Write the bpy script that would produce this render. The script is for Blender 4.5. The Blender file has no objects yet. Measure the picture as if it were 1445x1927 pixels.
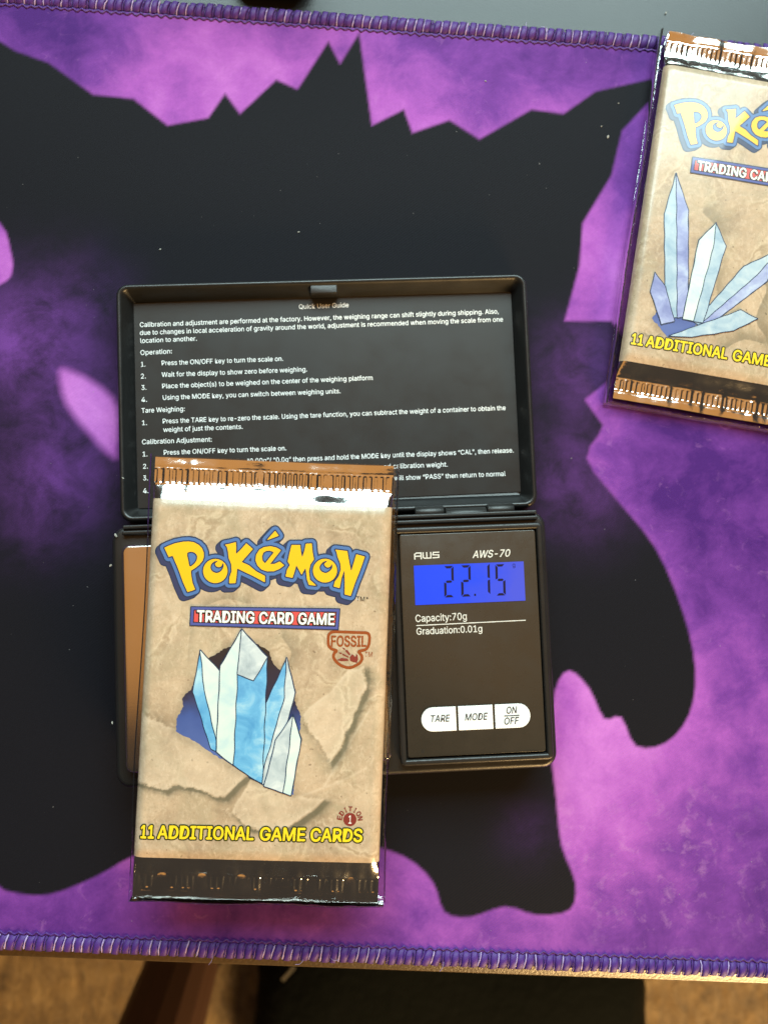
import bpy, bmesh, math, random
import numpy as np
from mathutils import Matrix, Vector

random.seed(4)
RNG = np.random.default_rng(7)
MM = 0.001
scene = bpy.context.scene
COL = scene.collection
PI = math.pi

# ------------------------------------------------------------------ camera
RX, RY, CAM_H = 0.0572, -0.0309, 232.943          # small tilts of a hand-held phone, height over the mat in mm
FPX, PCX, PCY = 1447.0, 722.5, 963.5
_c, _s = math.cos(RX), math.sin(RX)
_c2, _s2 = math.cos(RY), math.sin(RY)
CAM_R = np.array([[_c2, 0, _s2], [0, 1, 0], [-_s2, 0, _c2]]) @ np.array([[1, 0, 0], [0, _c, -_s], [0, _s, _c]])
cam_data = bpy.data.cameras.new('camera')
cam = bpy.data.objects.new('camera', cam_data)
COL.objects.link(cam)
m4 = Matrix([list(r) + [0] for r in CAM_R.tolist()] + [[0, 0, 0, 1]])
m4.translation = Vector((0, 0, CAM_H * MM))
cam.matrix_world = m4
cam_data.sensor_fit = 'VERTICAL'
cam_data.sensor_height = 36
cam_data.lens = FPX / 1927 * 36
cam_data.clip_start = 0.01
cam_data.clip_end = 20
cam_data.dof.use_dof = True
cam_data.dof.focus_distance = 0.214
cam_data.dof.aperture_fstop = 13.0
scene.camera = cam

# ------------------------------------------------------------------ world and lamps
world = bpy.data.worlds.new('World')
scene.world = world
world.use_nodes = True
bg = world.node_tree.nodes['Background']
bg.inputs['Color'].default_value = (0.60, 0.48, 0.38, 1)
bg.inputs['Strength'].default_value = 0.075
scene.view_settings.view_transform = 'Standard'
scene.view_settings.look = 'None'
scene.view_settings.exposure = 0.0
scene.view_settings.gamma = 1.0


def area_lamp(name, loc, target, sx, sy, radiance, color):
    d = bpy.data.lights.new(name, 'AREA')
    d.shape = 'RECTANGLE'
    d.size, d.size_y = sx * MM, sy * MM
    d.energy = radiance * PI * (sx * MM) * (sy * MM)
    d.color = color
    o = bpy.data.objects.new(name, d)
    COL.objects.link(o)
    o.location = [v * MM for v in loc]
    o.rotation_euler = (Vector(target) - Vector(loc)).to_track_quat('-Z', 'Y').to_euler()
    return o


area_lamp('window_light', (130, 860, 940), (130, 0, 940), 1150, 850, 15.5, (0.75, 0.99, 1.0))
area_lamp('ceiling_light', (-60, 420, 1500), (-60, 420, 0), 2300, 1500, 0.58, (1.0, 0.43, 0.09))
area_lamp('room_lamp', (600, -1150, 380), (150, -350, -450), 420, 420, 58.0, (1.0, 0.64, 0.27))



# ------------------------------------------------------------------ helpers
def up(x, y, z=0.0):
    """where a sight line of the photograph meets the level plane z (mm)"""
    d = CAM_R @ np.array([(x - PCX) / FPX, -(y - PCY) / FPX, -1.0])
    t = (z - CAM_H) / d[2]
    return np.array([d[0] * t, d[1] * t])


class Frame:
    """a thing's own level coordinates: centre, turn, height (mm)"""
    def __init__(self, x, y, a, z=0.0):
        self.x, self.y, self.a, self.z = x, y, a, z
        self.c, self.s = math.cos(a), math.sin(a)

    def loc(self, px, py, z):
        q = up(px, py, z) - np.array([self.x, self.y])
        return np.array([q[0] * self.c + q[1] * self.s, -q[0] * self.s + q[1] * self.c])

    def many(self, pts, z):
        return np.array([self.loc(a, b, z) for a, b in pts])


def tag(o, label=None, cat=None, group=None, kind=None):
    if label: o['label'] = label
    if cat: o['category'] = cat
    if group: o['group'] = group
    if kind: o['kind'] = kind
    return o


def empty(name, loc, rz=0.0, label=None, cat=None, group=None):
    o = bpy.data.objects.new(name, None)
    o.empty_display_size = 0.02
    COL.objects.link(o)
    o.location = [v * MM for v in loc]
    o.rotation_euler = (0, 0, rz)
    return tag(o, label, cat, group)


def put(name, verts, faces, mat, parent=None, smooth=False, loc=None):
    me = bpy.data.meshes.new(name)
    me.from_pydata([(v[0] * MM, v[1] * MM, v[2] * MM) for v in verts], [], [tuple(f) for f in faces])
    for m in (mat if isinstance(mat, (list, tuple)) else [mat]):
        me.materials.append(m)
    if smooth:
        me.polygons.foreach_set('use_smooth', [True] * len(me.polygons))
    me.update()
    o = bpy.data.objects.new(name, me)
    COL.objects.link(o)
    if parent: o.parent = parent
    if loc is not None: o.location = [v * MM for v in loc]
    return o


def put_bm(name, bm, mat, parent=None, smooth=False, loc=None, rot=None):
    bmesh.ops.recalc_face_normals(bm, faces=bm.faces)
    for v in bm.verts: v.co *= MM
    me = bpy.data.meshes.new(name)
    bm.to_mesh(me); bm.free()
    for m in (mat if isinstance(mat, (list, tuple)) else [mat]):
        me.materials.append(m)
    if smooth:
        me.polygons.foreach_set('use_smooth', [True] * len(me.polygons))
    o = bpy.data.objects.new(name, me)
    COL.objects.link(o)
    if parent: o.parent = parent
    if loc is not None: o.location = [v * MM for v in loc]
    if rot is not None: o.rotation_euler = rot
    return o


def rrect(x0, x1, y0, y1, r, n=5):
    pts = []
    for cx, cy, a0 in ((x1 - r, y1 - r, 0), (x0 + r, y1 - r, 90), (x0 + r, y0 + r, 180), (x1 - r, y0 + r, 270)):
        for k in range(n + 1):
            a = math.radians(a0 + 90 * k / n)
            pts.append((cx + r * math.cos(a), cy + r * math.sin(a)))
    return pts


def loops(rings, cap_first=True, cap_last=True):
    """rings of equal length -> verts, faces"""
    n = len(rings[0])
    v = [p for r in rings for p in r]
    f = []
    for k in range(len(rings) - 1):
        for i in range(n):
            j = (i + 1) % n
            f.append((k * n + i, k * n + j, (k + 1) * n + j, (k + 1) * n + i))
    if cap_first: f.append(tuple(range(n - 1, -1, -1)))
    if cap_last: f.append(tuple((len(rings) - 1) * n + i for i in range(n)))
    return v, f


def slab(name, x0, x1, y0, y1, z0, z1, r, mat, parent, bevel=0.4, n=5, smooth=True):
    """a rounded-corner block with softened top edge"""
    rings = [[(x, y, z0) for x, y in rrect(x0, x1, y0, y1, r, n)]]
    for k in range(4):
        a = k / 3 * PI / 2
        ins = bevel * (1 - math.cos(a)); z = z1 - bevel + bevel * math.sin(a)
        rings.append([(x, y, z) for x, y in rrect(x0 + ins, x1 - ins, y0 + ins, y1 - ins, max(r - ins, 0.05), n)])
    v, f = loops(rings)
    o = put(name, v, f, mat, parent)
    if smooth:
        me = o.data
        me.polygons.foreach_set('use_smooth', [len(p.vertices) == 4 for p in me.polygons])
        me.set_sharp_from_angle(angle=math.radians(50))
    return o


def grid(xs, ys):
    X, Y = np.meshgrid(xs, ys)
    nx, ny = len(xs), len(ys)
    i = np.arange(nx * ny).reshape(ny, nx)
    F = np.stack([i[:-1, :-1], i[:-1, 1:], i[1:, 1:], i[1:, :-1]], -1).reshape(-1, 4)
    return X, Y, F


def put_np(name, V, F, mat, parent=None, smooth=True, attrs=None):
    me = bpy.data.meshes.new(name)
    nv, nf = len(V), len(F)
    me.vertices.add(nv)
    me.vertices.foreach_set('co', (np.asarray(V, dtype=np.float64) * MM).astype(np.float32).ravel())
    k = F.shape[1]
    me.loops.add(nf * k)
    me.loops.foreach_set('vertex_index', F.astype(np.int32).ravel())
    me.polygons.add(nf)
    me.polygons.foreach_set('loop_start', np.arange(0, nf * k, k, dtype=np.int32))
    me.polygons.foreach_set('use_smooth', [smooth] * nf)
    me.update(calc_edges=True)
    for m in (mat if isinstance(mat, (list, tuple)) else [mat]):
        me.materials.append(m)
    for n, a in (attrs or {}).items():
        at = me.attributes.new(n, 'FLOAT', 'POINT')
        at.data.foreach_set('value', np.asarray(a, dtype=np.float32).ravel())
    me.validate()
    o = bpy.data.objects.new(name, me)
    COL.objects.link(o)
    if parent: o.parent = parent
    return o


# ---- flat print: filled regions cut from distance fields
def seg_dist(X, Y, P, closed=True):
    P = np.asarray(P, float)
    Q = np.roll(P, -1, 0) if closed else P[1:]
    P0 = P if closed else P[:-1]
    d = np.full(X.shape, 1e9)
    for (ax, ay), (bx, by) in zip(P0, Q):
        dx, dy = bx - ax, by - ay
        L = dx * dx + dy * dy + 1e-12
        t = np.clip(((X - ax) * dx + (Y - ay) * dy) / L, 0, 1)
        d = np.minimum(d, (X - ax - t * dx) ** 2 + (Y - ay - t * dy) ** 2)
    return np.sqrt(d)


def poly_sdf(X, Y, *polys):
    """signed distance, even-odd over all outlines; negative inside"""
    d = np.full(X.shape, 1e9)
    ins = np.zeros(X.shape, bool)
    for P in polys:
        P = np.asarray(P, float)
        d = np.minimum(d, seg_dist(X, Y, P))
        Q = np.roll(P, -1, 0)
        for (ax, ay), (bx, by) in zip(P, Q):
            if ay == by: continue
            c = ((ay > Y) != (by > Y)) & (X < (bx - ax) * (Y - ay) / (by - ay) + ax)
            ins ^= c
    return np.where(ins, -d, d)


def fill(name, xs, ys, S, zf, mat, parent):
    """mesh of the region S<0 on the grid xs,ys (marching squares)"""
    nx, ny = len(xs), len(ys)
    X, Y = np.meshgrid(xs, ys)
    ins = S < 0
    idx = np.arange(nx * ny).reshape(ny, nx)
    cnt = ins[:-1, :-1].astype(int) + ins[:-1, 1:] + ins[1:, 1:] + ins[1:, :-1]
    full = np.argwhere(cnt == 4)
    mixed = np.argwhere((cnt > 0) & (cnt < 4))
    P = [X.ravel(), Y.ravel()]
    faces = [(idx[a, b], idx[a, b + 1], idx[a + 1, b + 1], idx[a + 1, b]) for a, b in full]
    ex, ey, ecache = [], [], {}
    base = nx * ny
    Sr = S.ravel()

    def cross(i, j):
        k = (min(i, j), max(i, j))
        if k not in ecache:
            t = Sr[i] / (Sr[i] - Sr[j])
            t = min(max(t, 0.02), 0.98)
            ex.append(P[0][i] + t * (P[0][j] - P[0][i])); ey.append(P[1][i] + t * (P[1][j] - P[1][i]))
            ecache[k] = base + len(ex) - 1
        return ecache[k]
    for a, b in mixed:
        c = (idx[a, b], idx[a, b + 1], idx[a + 1, b + 1], idx[a + 1, b])
        poly = []
        for q in range(4):
            i, j = c[q], c[(q + 1) % 4]
            if Sr[i] < 0: poly.append(i)
            if (Sr[i] < 0) != (Sr[j] < 0): poly.append(cross(i, j))
        if len(poly) >= 3: faces.append(tuple(poly))
    if not faces: return None
    VX = np.concatenate([P[0], np.array(ex)]); VY = np.concatenate([P[1], np.array(ey)])
    used = np.unique(np.fromiter((i for f in faces for i in f), dtype=np.int64))
    remap = np.full(len(VX), -1); remap[used] = np.arange(len(used))
    VX, VY = VX[used], VY[used]
    Z = zf(VX, VY)
    return put(name, np.stack([VX, VY, Z], 1).tolist(), [tuple(int(remap[i]) for i in f) for f in faces], mat, parent, smooth=True)


def axis(lo, hi, step):
    return np.linspace(lo, hi, int(round((hi - lo) / step)) + 1)


# ---- lettering
try:                                    # Blender's own interface typeface; its built-in one otherwise
    import os
    FONT = bpy.data.fonts.load(os.path.join(bpy.utils.system_resource('DATAFILES'), 'fonts', 'Inter.woff2'))
except Exception:
    FONT = None


def text_geo(body, p0, p1, cap, off=0.0, shear=0.0, fit=True, space=1.0):
    """glyph outlines as a flat triangulated list, baseline from p0 to p1 (mm), capital height cap (mm)"""
    cu = bpy.data.curves.new('t', 'FONT')
    cu.body = body
    if FONT: cu.font = FONT
    cu.size = 1.0
    cu.offset = off
    cu.shear = shear
    cu.space_character = space
    cu.resolution_u = 3
    cu.fill_mode = 'FRONT'
    o = bpy.data.objects.new('t', cu)
    COL.objects.link(o)
    dg = bpy.context.evaluated_depsgraph_get()
    me = bpy.data.meshes.new_from_object(o.evaluated_get(dg))
    V = np.array([v.co[:] for v in me.vertices]); F = [tuple(p.vertices) for p in me.polygons]
    bpy.data.objects.remove(o); bpy.data.curves.remove(cu); bpy.data.meshes.remove(me)
    p0, p1 = np.asarray(p0, float), np.asarray(p1, float)
    L = np.linalg.norm(p1 - p0); u = (p1 - p0) / L; n = np.array([-u[1], u[0]])
    sy = cap / CAP
    x0, x1 = V[:, 0].min() + (off if fit else 0), V[:, 0].max() - (off if fit else 0)
    sx = L / (x1 - x0) if fit else sy
    X = (V[:, 0] - (x0 if fit else 0)) * sx; Y = V[:, 1] * sy
    return p0[0] + u[0] * X + n[0] * Y, p0[1] + u[1] * X + n[1] * Y, F


def lettering(name, items, zf, mat, parent):
    """several text_geo results joined into ONE printed part; touching glyph pieces are stepped a hair apart"""
    vx, vy, F = [], [], []
    for X, Y, f in items:
        b = len(vx)
        vx += X.tolist(); vy += Y.tolist()
        F += [tuple(i + b for i in q) for q in f]
    par = list(range(len(vx)))

    def find(i):
        while par[i] != i:
            par[i] = par[par[i]]; i = par[i]
        return i
    for q in F:
        for i in q[1:]: par[find(i)] = find(q[0])
    ids = {}
    step = np.array([ids.setdefault(find(i), len(ids)) % 5 for i in range(len(vx))]) * 0.003
    vx, vy = np.array(vx), np.array(vy)
    return put(name, np.stack([vx, vy, zf(vx, vy) + step], 1).tolist(), F, mat, parent, smooth=True)


def text_field(items, step=0.075, pad=0.8):
    """signed distance field of set type on a fine grid (glyph overlaps merge cleanly)"""
    AX = np.concatenate([i[0] for i in items]); AY = np.concatenate([i[1] for i in items])
    xs = axis(AX.min() - pad, AX.max() + pad, step); ys = axis(AY.min() - pad, AY.max() + pad, step)
    dx, dy = xs[1] - xs[0], ys[1] - ys[0]
    sub = 2                                # supersample the coverage
    cov = np.zeros((len(ys) * sub, len(xs) * sub), bool)
    fx = xs[0] + (np.arange(len(xs) * sub) - (sub - 1) / 2) * dx / sub
    fy = ys[0] + (np.arange(len(ys) * sub) - (sub - 1) / 2) * dy / sub
    for X, Y, F in items:
        for q in F:
            for k in range(1, len(q) - 1):
                ax, ay, bx, by, cx, cy = X[q[0]], Y[q[0]], X[q[k]], Y[q[k]], X[q[k + 1]], Y[q[k + 1]]
                i0, i1 = np.searchsorted(fx, (min(ax, bx, cx), max(ax, bx, cx)))
                j0, j1 = np.searchsorted(fy, (min(ay, by, cy), max(ay, by, cy)))
                if i1 <= i0 or j1 <= j0: continue
                gx, gy = fx[None, i0:i1], fy[j0:j1, None]
                e0 = (bx - ax) * (gy - ay) - (by - ay) * (gx - ax)
                e1 = (cx - bx) * (gy - by) - (cy - by) * (gx - bx)
                e2 = (ax - cx) * (gy - cy) - (ay - cy) * (gx - cx)
                cov[j0:j1, i0:i1] |= ((e0 >= 0) & (e1 >= 0) & (e2 >= 0)) | ((e0 <= 0) & (e1 <= 0) & (e2 <= 0))
    c = cov.reshape(len(ys), sub, len(xs), sub).mean((1, 3))
    K = 6
    P = np.pad(c, K)
    out = np.full(c.shape, 9.0); inn = np.full(c.shape, 9.0)
    for a in range(-K, K + 1):
        for b in range(-K, K + 1):
            d = math.hypot(a * dy, b * dx)
            w = P[K + a:K + a + c.shape[0], K + b:K + b + c.shape[1]]
            out = np.minimum(out, np.where(w > 0.01, d + (0.5 - w) * step, 9.0))
            inn = np.minimum(inn, np.where(w < 0.99, d + (w - 0.5) * step, 9.0))
    S = np.where(c > 0.5, -np.maximum(inn, 1e-4), np.maximum(out, 1e-4))
    return xs, ys, np.clip(S, -1, K * step)


def _cap():
    cu = bpy.data.curves.new('t', 'FONT'); cu.body = 'H'; cu.size = 1
    if FONT: cu.font = FONT
    o = bpy.data.objects.new('t', cu); COL.objects.link(o)
    me = bpy.data.meshes.new_from_object(o.evaluated_get(bpy.context.evaluated_depsgraph_get()))
    h = max(v.co.y for v in me.vertices)
    bpy.data.objects.remove(o); bpy.data.curves.remove(cu); bpy.data.meshes.remove(me)
    return h


CAP = _cap()


# ------------------------------------------------------------------ materials
class NT:
    def __init__(self, name):
        self.m = bpy.data.materials.new(name)
        self.m.use_nodes = True
        self.t = self.m.node_tree
        self.b = self.t.nodes['Principled BSDF']
        self.out = self.t.nodes['Material Output']

    def n(self, kind, **kw):
        nd = self.t.nodes.new('ShaderNode' + kind)
        for k, v in kw.items():
            if k.startswith('i_'):
                nd.inputs[k[2:].replace('_', ' ')].default_value = v
            else:
                setattr(nd, k, v)
        return nd

    def l(self, a, b):
        self.t.links.new(a, b)

    def coord(self, scale=(1000, 1000, 1000), rot=(0, 0, 0)):
        tc = self.n('TexCoord'); mp = self.n('Mapping')
        mp.inputs['Scale'].default_value = scale
        mp.inputs['Rotation'].default_value = rot
        self.l(tc.outputs['Object'], mp.inputs['Vector'])
        return mp.outputs['Vector']

    def noise(self, vec, scale, detail=4, rough=0.55, dist=0.0):
        nd = self.n('TexNoise')
        nd.inputs['Scale'].default_value = scale
        nd.inputs['Detail'].default_value = detail
        nd.inputs['Roughness'].default_value = rough
        nd.inputs['Distortion'].default_value = dist
        self.l(vec, nd.inputs['Vector'])
        return nd.outputs['Fac']

    def ramp(self, fac, stops, interp='LINEAR'):
        nd = self.n('ValToRGB')
        nd.color_ramp.interpolation = interp
        e = nd.color_ramp.elements
        while len(e) < len(stops): e.new(0.5)
        for q, (p, c) in zip(e, stops):
            q.position = p
            q.color = (c, c, c, 1) if isinstance(c, (int, float)) else (*c, 1)
        self.l(fac, nd.inputs['Fac'])
        return nd.outputs['Color']

    def mix(self, fac, a, b, mode='MIX'):
        nd = self.n('Mix', data_type='RGBA', blend_type=mode)
        for s, v in ((0, fac), (6, a), (7, b)):
            if hasattr(v, 'is_linked'): self.l(v, nd.inputs[s])
            elif s == 0: nd.inputs[0].default_value = v
            else: nd.inputs[s].default_value = (*v, 1)
        return nd.outputs[2]

    def math(self, op, a, b=0.0, c=None):
        nd = self.n('Math', operation=op)
        for s, v in enumerate((a, b) if c is None else (a, b, c)):
            if hasattr(v, 'is_linked'): self.l(v, nd.inputs[s])
            else: nd.inputs[s].default_value = v
        return nd.outputs[0]

    def attr(self, name):
        return self.n('Attribute', attribute_name=name).outputs['Fac']

    def bump(self, height, strength=0.3, dist=0.0002, normal=None):
        nd = self.n('Bump')
        nd.inputs['Strength'].default_value = strength
        nd.inputs['Distance'].default_value = dist
        self.l(height, nd.inputs['Height'])
        if normal is not None: self.l(normal, nd.inputs['Normal'])
        return nd.outputs['Normal']

    def set(self, **kw):
        for k, v in kw.items():
            s = self.b.inputs[k.replace('_', ' ')]
            if hasattr(v, 'is_linked'): self.l(v, s)
            elif isinstance(v, tuple): s.default_value = (*v, 1)
            else: s.default_value = v
        return self.m


def flat(name, col, rough=0.45, coat=0.0, **kw):
    t = NT(name)
    return t.set(Base_Color=col, Roughness=rough, Coat_Weight=coat, **kw)


# moulded black plastic of the scale
def plastic(name, col, rough, grain=0.25, scale=3.0):
    t = NT(name); v = t.coord()
    g = t.noise(v, scale, 3, 0.6)
    w = t.noise(v, 0.12, 4, 0.6)
    specks = t.ramp(t.noise(v, 1.3, 2, 0.5), [(0.0, 0.0), (0.76, 0.0), (0.80, 1.0)])
    base = t.mix(t.math('MULTIPLY', specks, 0.10), col, (0.25, 0.24, 0.22))
    rg = t.math('ADD', rough - 0.10, t.math('MULTIPLY', w, 0.22))
    return t.set(Base_Color=base, Roughness=rg, Normal=t.bump(g, grain, 0.00012))


M_SCALE = plastic('black_moulded_plastic', (0.012, 0.011, 0.010), 0.38, 0.35, 2.6)
M_LID = plastic('black_lid_plastic', (0.012, 0.012, 0.012), 0.33, 0.18, 2.0)
M_LABEL = plastic('black_label_sheet', (0.012, 0.012, 0.012), 0.40, 0.05, 1.0)
M_PANEL = plastic('panel_film_painted_warmth', (0.030, 0.024, 0.017), 0.27, 0.05, 0.8)  # black film; brown in the base stands for the warm ceiling reflection
M_PANEL.node_tree.nodes['Principled BSDF'].inputs['Specular IOR Level'].default_value = 0.8
M_GROOVE = flat('dark_gap', (0.003, 0.003, 0.003), 0.7)
M_WHITE = flat('white_print', (0.80, 0.80, 0.78), 0.5)
M_SILVERPRINT = flat('pale_grey_print', (0.62, 0.60, 0.55), 0.5)
M_BUTTON = flat('white_key_film', (0.82, 0.82, 0.80), 0.4)
M_KEYPRINT = flat('dark_key_print', (0.03, 0.03, 0.035), 0.5)
M_SEGMENT = flat('lcd_segment', (0.004, 0.006, 0.03), 0.3)


def steel():
    t = NT('brushed_steel'); v = t.coord((25, 1000, 1000))
    g = t.noise(v, 3.0, 4, 0.6)
    w = t.noise(t.coord(), 0.05, 3)
    return t.set(Base_Color=t.mix(w, (0.66, 0.62, 0.56), (0.74, 0.70, 0.63)), Metallic=1.0,
                 Roughness=t.math('ADD', 0.15, t.math('MULTIPLY', w, 0.10)), Normal=t.bump(g, 0.06, 0.00008))


M_STEEL = steel()


def lcd():
    t = NT('blue_lcd_backlight'); tc = t.n('TexCoord'); sp = t.n('SeparateXYZ')
    t.l(tc.outputs['Object'], sp.inputs[0])
    f = t.math('MULTIPLY_ADD', sp.outputs[0], 1000 / 31.0, 0.5)
    f = t.math('ADD', f, t.math('MULTIPLY', t.math('SUBTRACT', t.noise(t.coord(), 0.11, 3), 0.5), 0.7))
    c = t.ramp(f, [(0.0, (0.000, 0.060, 0.98)), (0.45, (0.006, 0.068, 0.92)), (1.0, (0.075, 0.10, 0.72))])
    t.l(c, t.b.inputs['Emission Color'])
    return t.set(Base_Color=(0.01, 0.02, 0.10), Roughness=0.15, Emission_Strength=0.92)


M_LCD = lcd()


def desk_mat_cloth():
    t = NT('printed_mat_cloth'); v = t.coord()
    big = t.noise(v, 0.022, 6, 0.62, 0.4)
    mid = t.noise(v, 0.075, 6, 0.66, 0.3)
    fine = t.noise(v, 0.9, 3, 0.6)
    glow, ink, haze = t.attr('glow'), t.attr('ink'), t.attr('haze')
    k = t.math('ADD', t.math('MULTIPLY', glow, 0.95), t.math('MULTIPLY', t.math('SUBTRACT', mid, 0.5), 0.75))
    k = t.math('ADD', k, t.math('MULTIPLY', t.math('SUBTRACT', big, 0.5), 0.45))
    purple = t.ramp(k, [(0.0, (0.062, 0.014, 0.155)), (0.28, (0.165, 0.040, 0.285)), (0.60, (0.37, 0.092, 0.45)), (1.0, (0.58, 0.19, 0.62))])
    wisp = t.ramp(t.noise(v, 0.16, 5, 0.7, 1.0), [(0.0, 0.0), (0.60, 0.0), (0.80, 1.0)])
    purple = t.mix(t.math('MULTIPLY', wisp, 0.22), purple, (0.60, 0.26, 0.62))
    fl = t.noise(v, 0.19, 5, 0.62, 0.2)
    fleck = t.math('MULTIPLY', t.ramp(fl, [(0.54, 0.0), (0.74, 1.0)]), t.attr('spark'))
    purple = t.mix(t.math('MULTIPLY', fleck, 0.30), purple, (0.66, 0.34, 0.62))
    hz = t.math('MULTIPLY', haze, t.ramp(mid, [(0.34, 0.25), (0.62, 1.0)]))
    dark = t.mix(hz, (0.0065, 0.0064, 0.0098), (0.17, 0.05, 0.30))
    colr = t.mix(ink, purple, dark)
    dust = t.ramp(t.noise(v, 0.8, 1, 0.5), [(0.0, 0.0), (0.80, 0.0), (0.82, 1.0)])
    colr = t.mix(t.math('MULTIPLY', dust, 0.3), colr, (0.35, 0.33, 0.33))
    colr = t.mix(t.math('MULTIPLY', fine, 0.18), colr, (0.0, 0.0, 0.0), 'MIX')
    wv = t.n('TexWave', wave_type='BANDS', bands_direction='X')
    wv.inputs['Scale'].default_value = 0.45
    wv.inputs['Distortion'].default_value = 1.2
    wv.inputs['Detail'].default_value = 2.0
    wv.inputs['Detail Scale'].default_value = 1.5
    t.l(t.coord(rot=(0, 0, 0.9)), wv.inputs['Vector'])
    h = t.math('ADD', t.math('MULTIPLY', wv.outputs['Fac'], 0.6), t.math('MULTIPLY', fine, 0.5))
    return t.set(Base_Color=colr, Roughness=0.66, Specular_IOR_Level=0.10, Sheen_Weight=0.02,
                 Sheen_Roughness=0.5, Normal=t.bump(h, 0.22, 0.00012))


M_MAT = desk_mat_cloth()


def thread(name, a, b):
    t = NT(name); v = t.coord()
    f = t.noise(v, 2.2, 4, 0.7)
    return t.set(Base_Color=t.mix(f, a, b), Roughness=0.5, Sheen_Weight=0.04, Specular_IOR_Level=0.35, Normal=t.bump(t.noise(v, 6, 3), 0.6, 0.0001))


M_THREAD = thread('purple_thread', (0.036, 0.009, 0.115), (0.10, 0.030, 0.23))
M_THREAD_LIGHT = thread('pale_thread', (0.30, 0.20, 0.42), (0.46, 0.35, 0.55))
M_RUBBER = flat('black_rubber', (0.006, 0.006, 0.007), 0.8)


def laminate():
    t = NT('black_desk_laminate'); v = t.coord()
    g = t.noise(v, 1.6, 3, 0.7)
    w = t.noise(v, 0.03, 4, 0.6)
    return t.set(Base_Color=t.mix(w, (0.010, 0.011, 0.012), (0.020, 0.022, 0.022)), Roughness=0.32, Specular_IOR_Level=0.3,
                 Normal=t.bump(g, 0.22, 0.0002))


M_DESK = laminate()


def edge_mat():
    t = NT('grainy_edge_painted_glint'); v = t.coord()
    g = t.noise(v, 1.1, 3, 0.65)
    return t.set(Base_Color=t.mix(g, (0.030, 0.018, 0.006), (0.13, 0.078, 0.026)), Roughness=0.36, Specular_IOR_Level=1.0,  # black laminate edge; tan in the base stands for warm lamp glint
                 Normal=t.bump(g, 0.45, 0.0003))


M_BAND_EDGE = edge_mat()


def carpet_mat():
    t = NT('tan_carpet'); v = t.coord()
    f = t.noise(t.coord((1000, 520, 1000)), 0.075, 7, 0.8, 0.5)
    c = t.noise(v, 0.018, 5, 0.6)
    k = t.math('ADD', t.math('MULTIPLY', f, 0.7), t.math('MULTIPLY', c, 0.3))
    col = t.ramp(k, [(0.36, (0.13, 0.075, 0.028)), (0.5, (0.42, 0.27, 0.115)), (0.64, (0.70, 0.50, 0.25))])
    return t.set(Base_Color=col, Roughness=0.95, Sheen_Weight=0.3, Normal=t.bump(f, 1.0, 0.02))


M_CARPET = carpet_mat()


# ------------------------------------------------------------------ setting: carpet, desk
v, f = loops([[(-2600, -2600, -730), (2600, -2600, -730), (2600, 2600, -730), (-2600, 2600, -730)]], False, True)
tag(put('carpet', v, f, M_CARPET), kind='structure')

MAT_A = -0.0516
MAT_T, MAT_B = 169.5, -118.7
MF = Frame(0, 0, MAT_A)
desk = empty('desk', (0, 0, -3), MAT_A, 'black laminate desk under the purple mat, its rounded front edge lit amber at right', 'desk')
edge_y = -123.2
prof = [(700, 0), (edge_y + 5.0, 0), (edge_y + 5.0, -25.5), (700, -25.5)]
v, f = loops([[(x, y, z) for y, z in prof] for x in (-700, 700)])
put('desk_top', v, f, M_DESK, desk)
# sloping, grainy front edge band
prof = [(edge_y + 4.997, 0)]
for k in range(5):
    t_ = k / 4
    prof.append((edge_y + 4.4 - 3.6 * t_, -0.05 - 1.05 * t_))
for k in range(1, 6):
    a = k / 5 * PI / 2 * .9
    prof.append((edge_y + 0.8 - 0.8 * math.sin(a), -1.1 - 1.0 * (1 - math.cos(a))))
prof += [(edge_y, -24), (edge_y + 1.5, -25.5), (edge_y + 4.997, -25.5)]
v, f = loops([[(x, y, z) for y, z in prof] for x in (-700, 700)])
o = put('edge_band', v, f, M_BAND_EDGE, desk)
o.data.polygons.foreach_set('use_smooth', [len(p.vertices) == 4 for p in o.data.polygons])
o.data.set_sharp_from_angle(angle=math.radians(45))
for x, y in ((-640, -60), (640, -60), (-640, 640), (640, 640)):
    slab('leg', x - 25, x + 25, y - 25, y + 25, -727, -25.6, 4, M_DESK, desk)

# ------------------------------------------------------------------ desk mat
mat_root = empty('desk_mat', (0, 0, 0), MAT_A, 'purple and black printed cloth desk mat with a stitched purple border', 'desk mat')
# the print is a plain ink-blot stand-in: one big dark blot on violet clouds
BLOT = [(-400, 20), (-60, 40), (30, 96), (92, 118), (176, 178), (252, 186), (316, 236), (392, 222), (424, 176), (452, 214),
        (520, 150), (560, 168), (618, 78), (640, 120), (676, 62), (700, 236), (760, 206), (776, 250), (846, 226), (902, 262), (1000, 206), (1060, 214), (1120, 172), (1236, 146),
        (1226, 186), (1170, 246), (1150, 330), (1096, 420), (1090, 500), (1062, 604), (1150, 604), (1185, 650), (1150, 712),
        (1100, 752), (1134, 800), (1104, 862), (1160, 940), (1232, 1030), (1284, 1150), (1308, 1260), (1296, 1345), (1252, 1398),
        (1196, 1404), (1168, 1350), (1136, 1352), (1108, 1296), (1070, 1262), (1044, 1300), (1036, 1400), (1046, 1500), (1056, 1590),
        (1082, 1660), (1072, 1712), (1010, 1722), (950, 1706), (884, 1726), (836, 1716), (814, 1660), (760, 1612), (660, 1585),
        (500, 1580), (330, 1590), (250, 1612), (180, 1650), (90, 1684), (10, 1676), (-60, 1650), (-400, 1700)]
HOLE1 = [(-80, 380), (0, 420), (20, 470), (24, 512), (0, 536), (-80, 560)]



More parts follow.
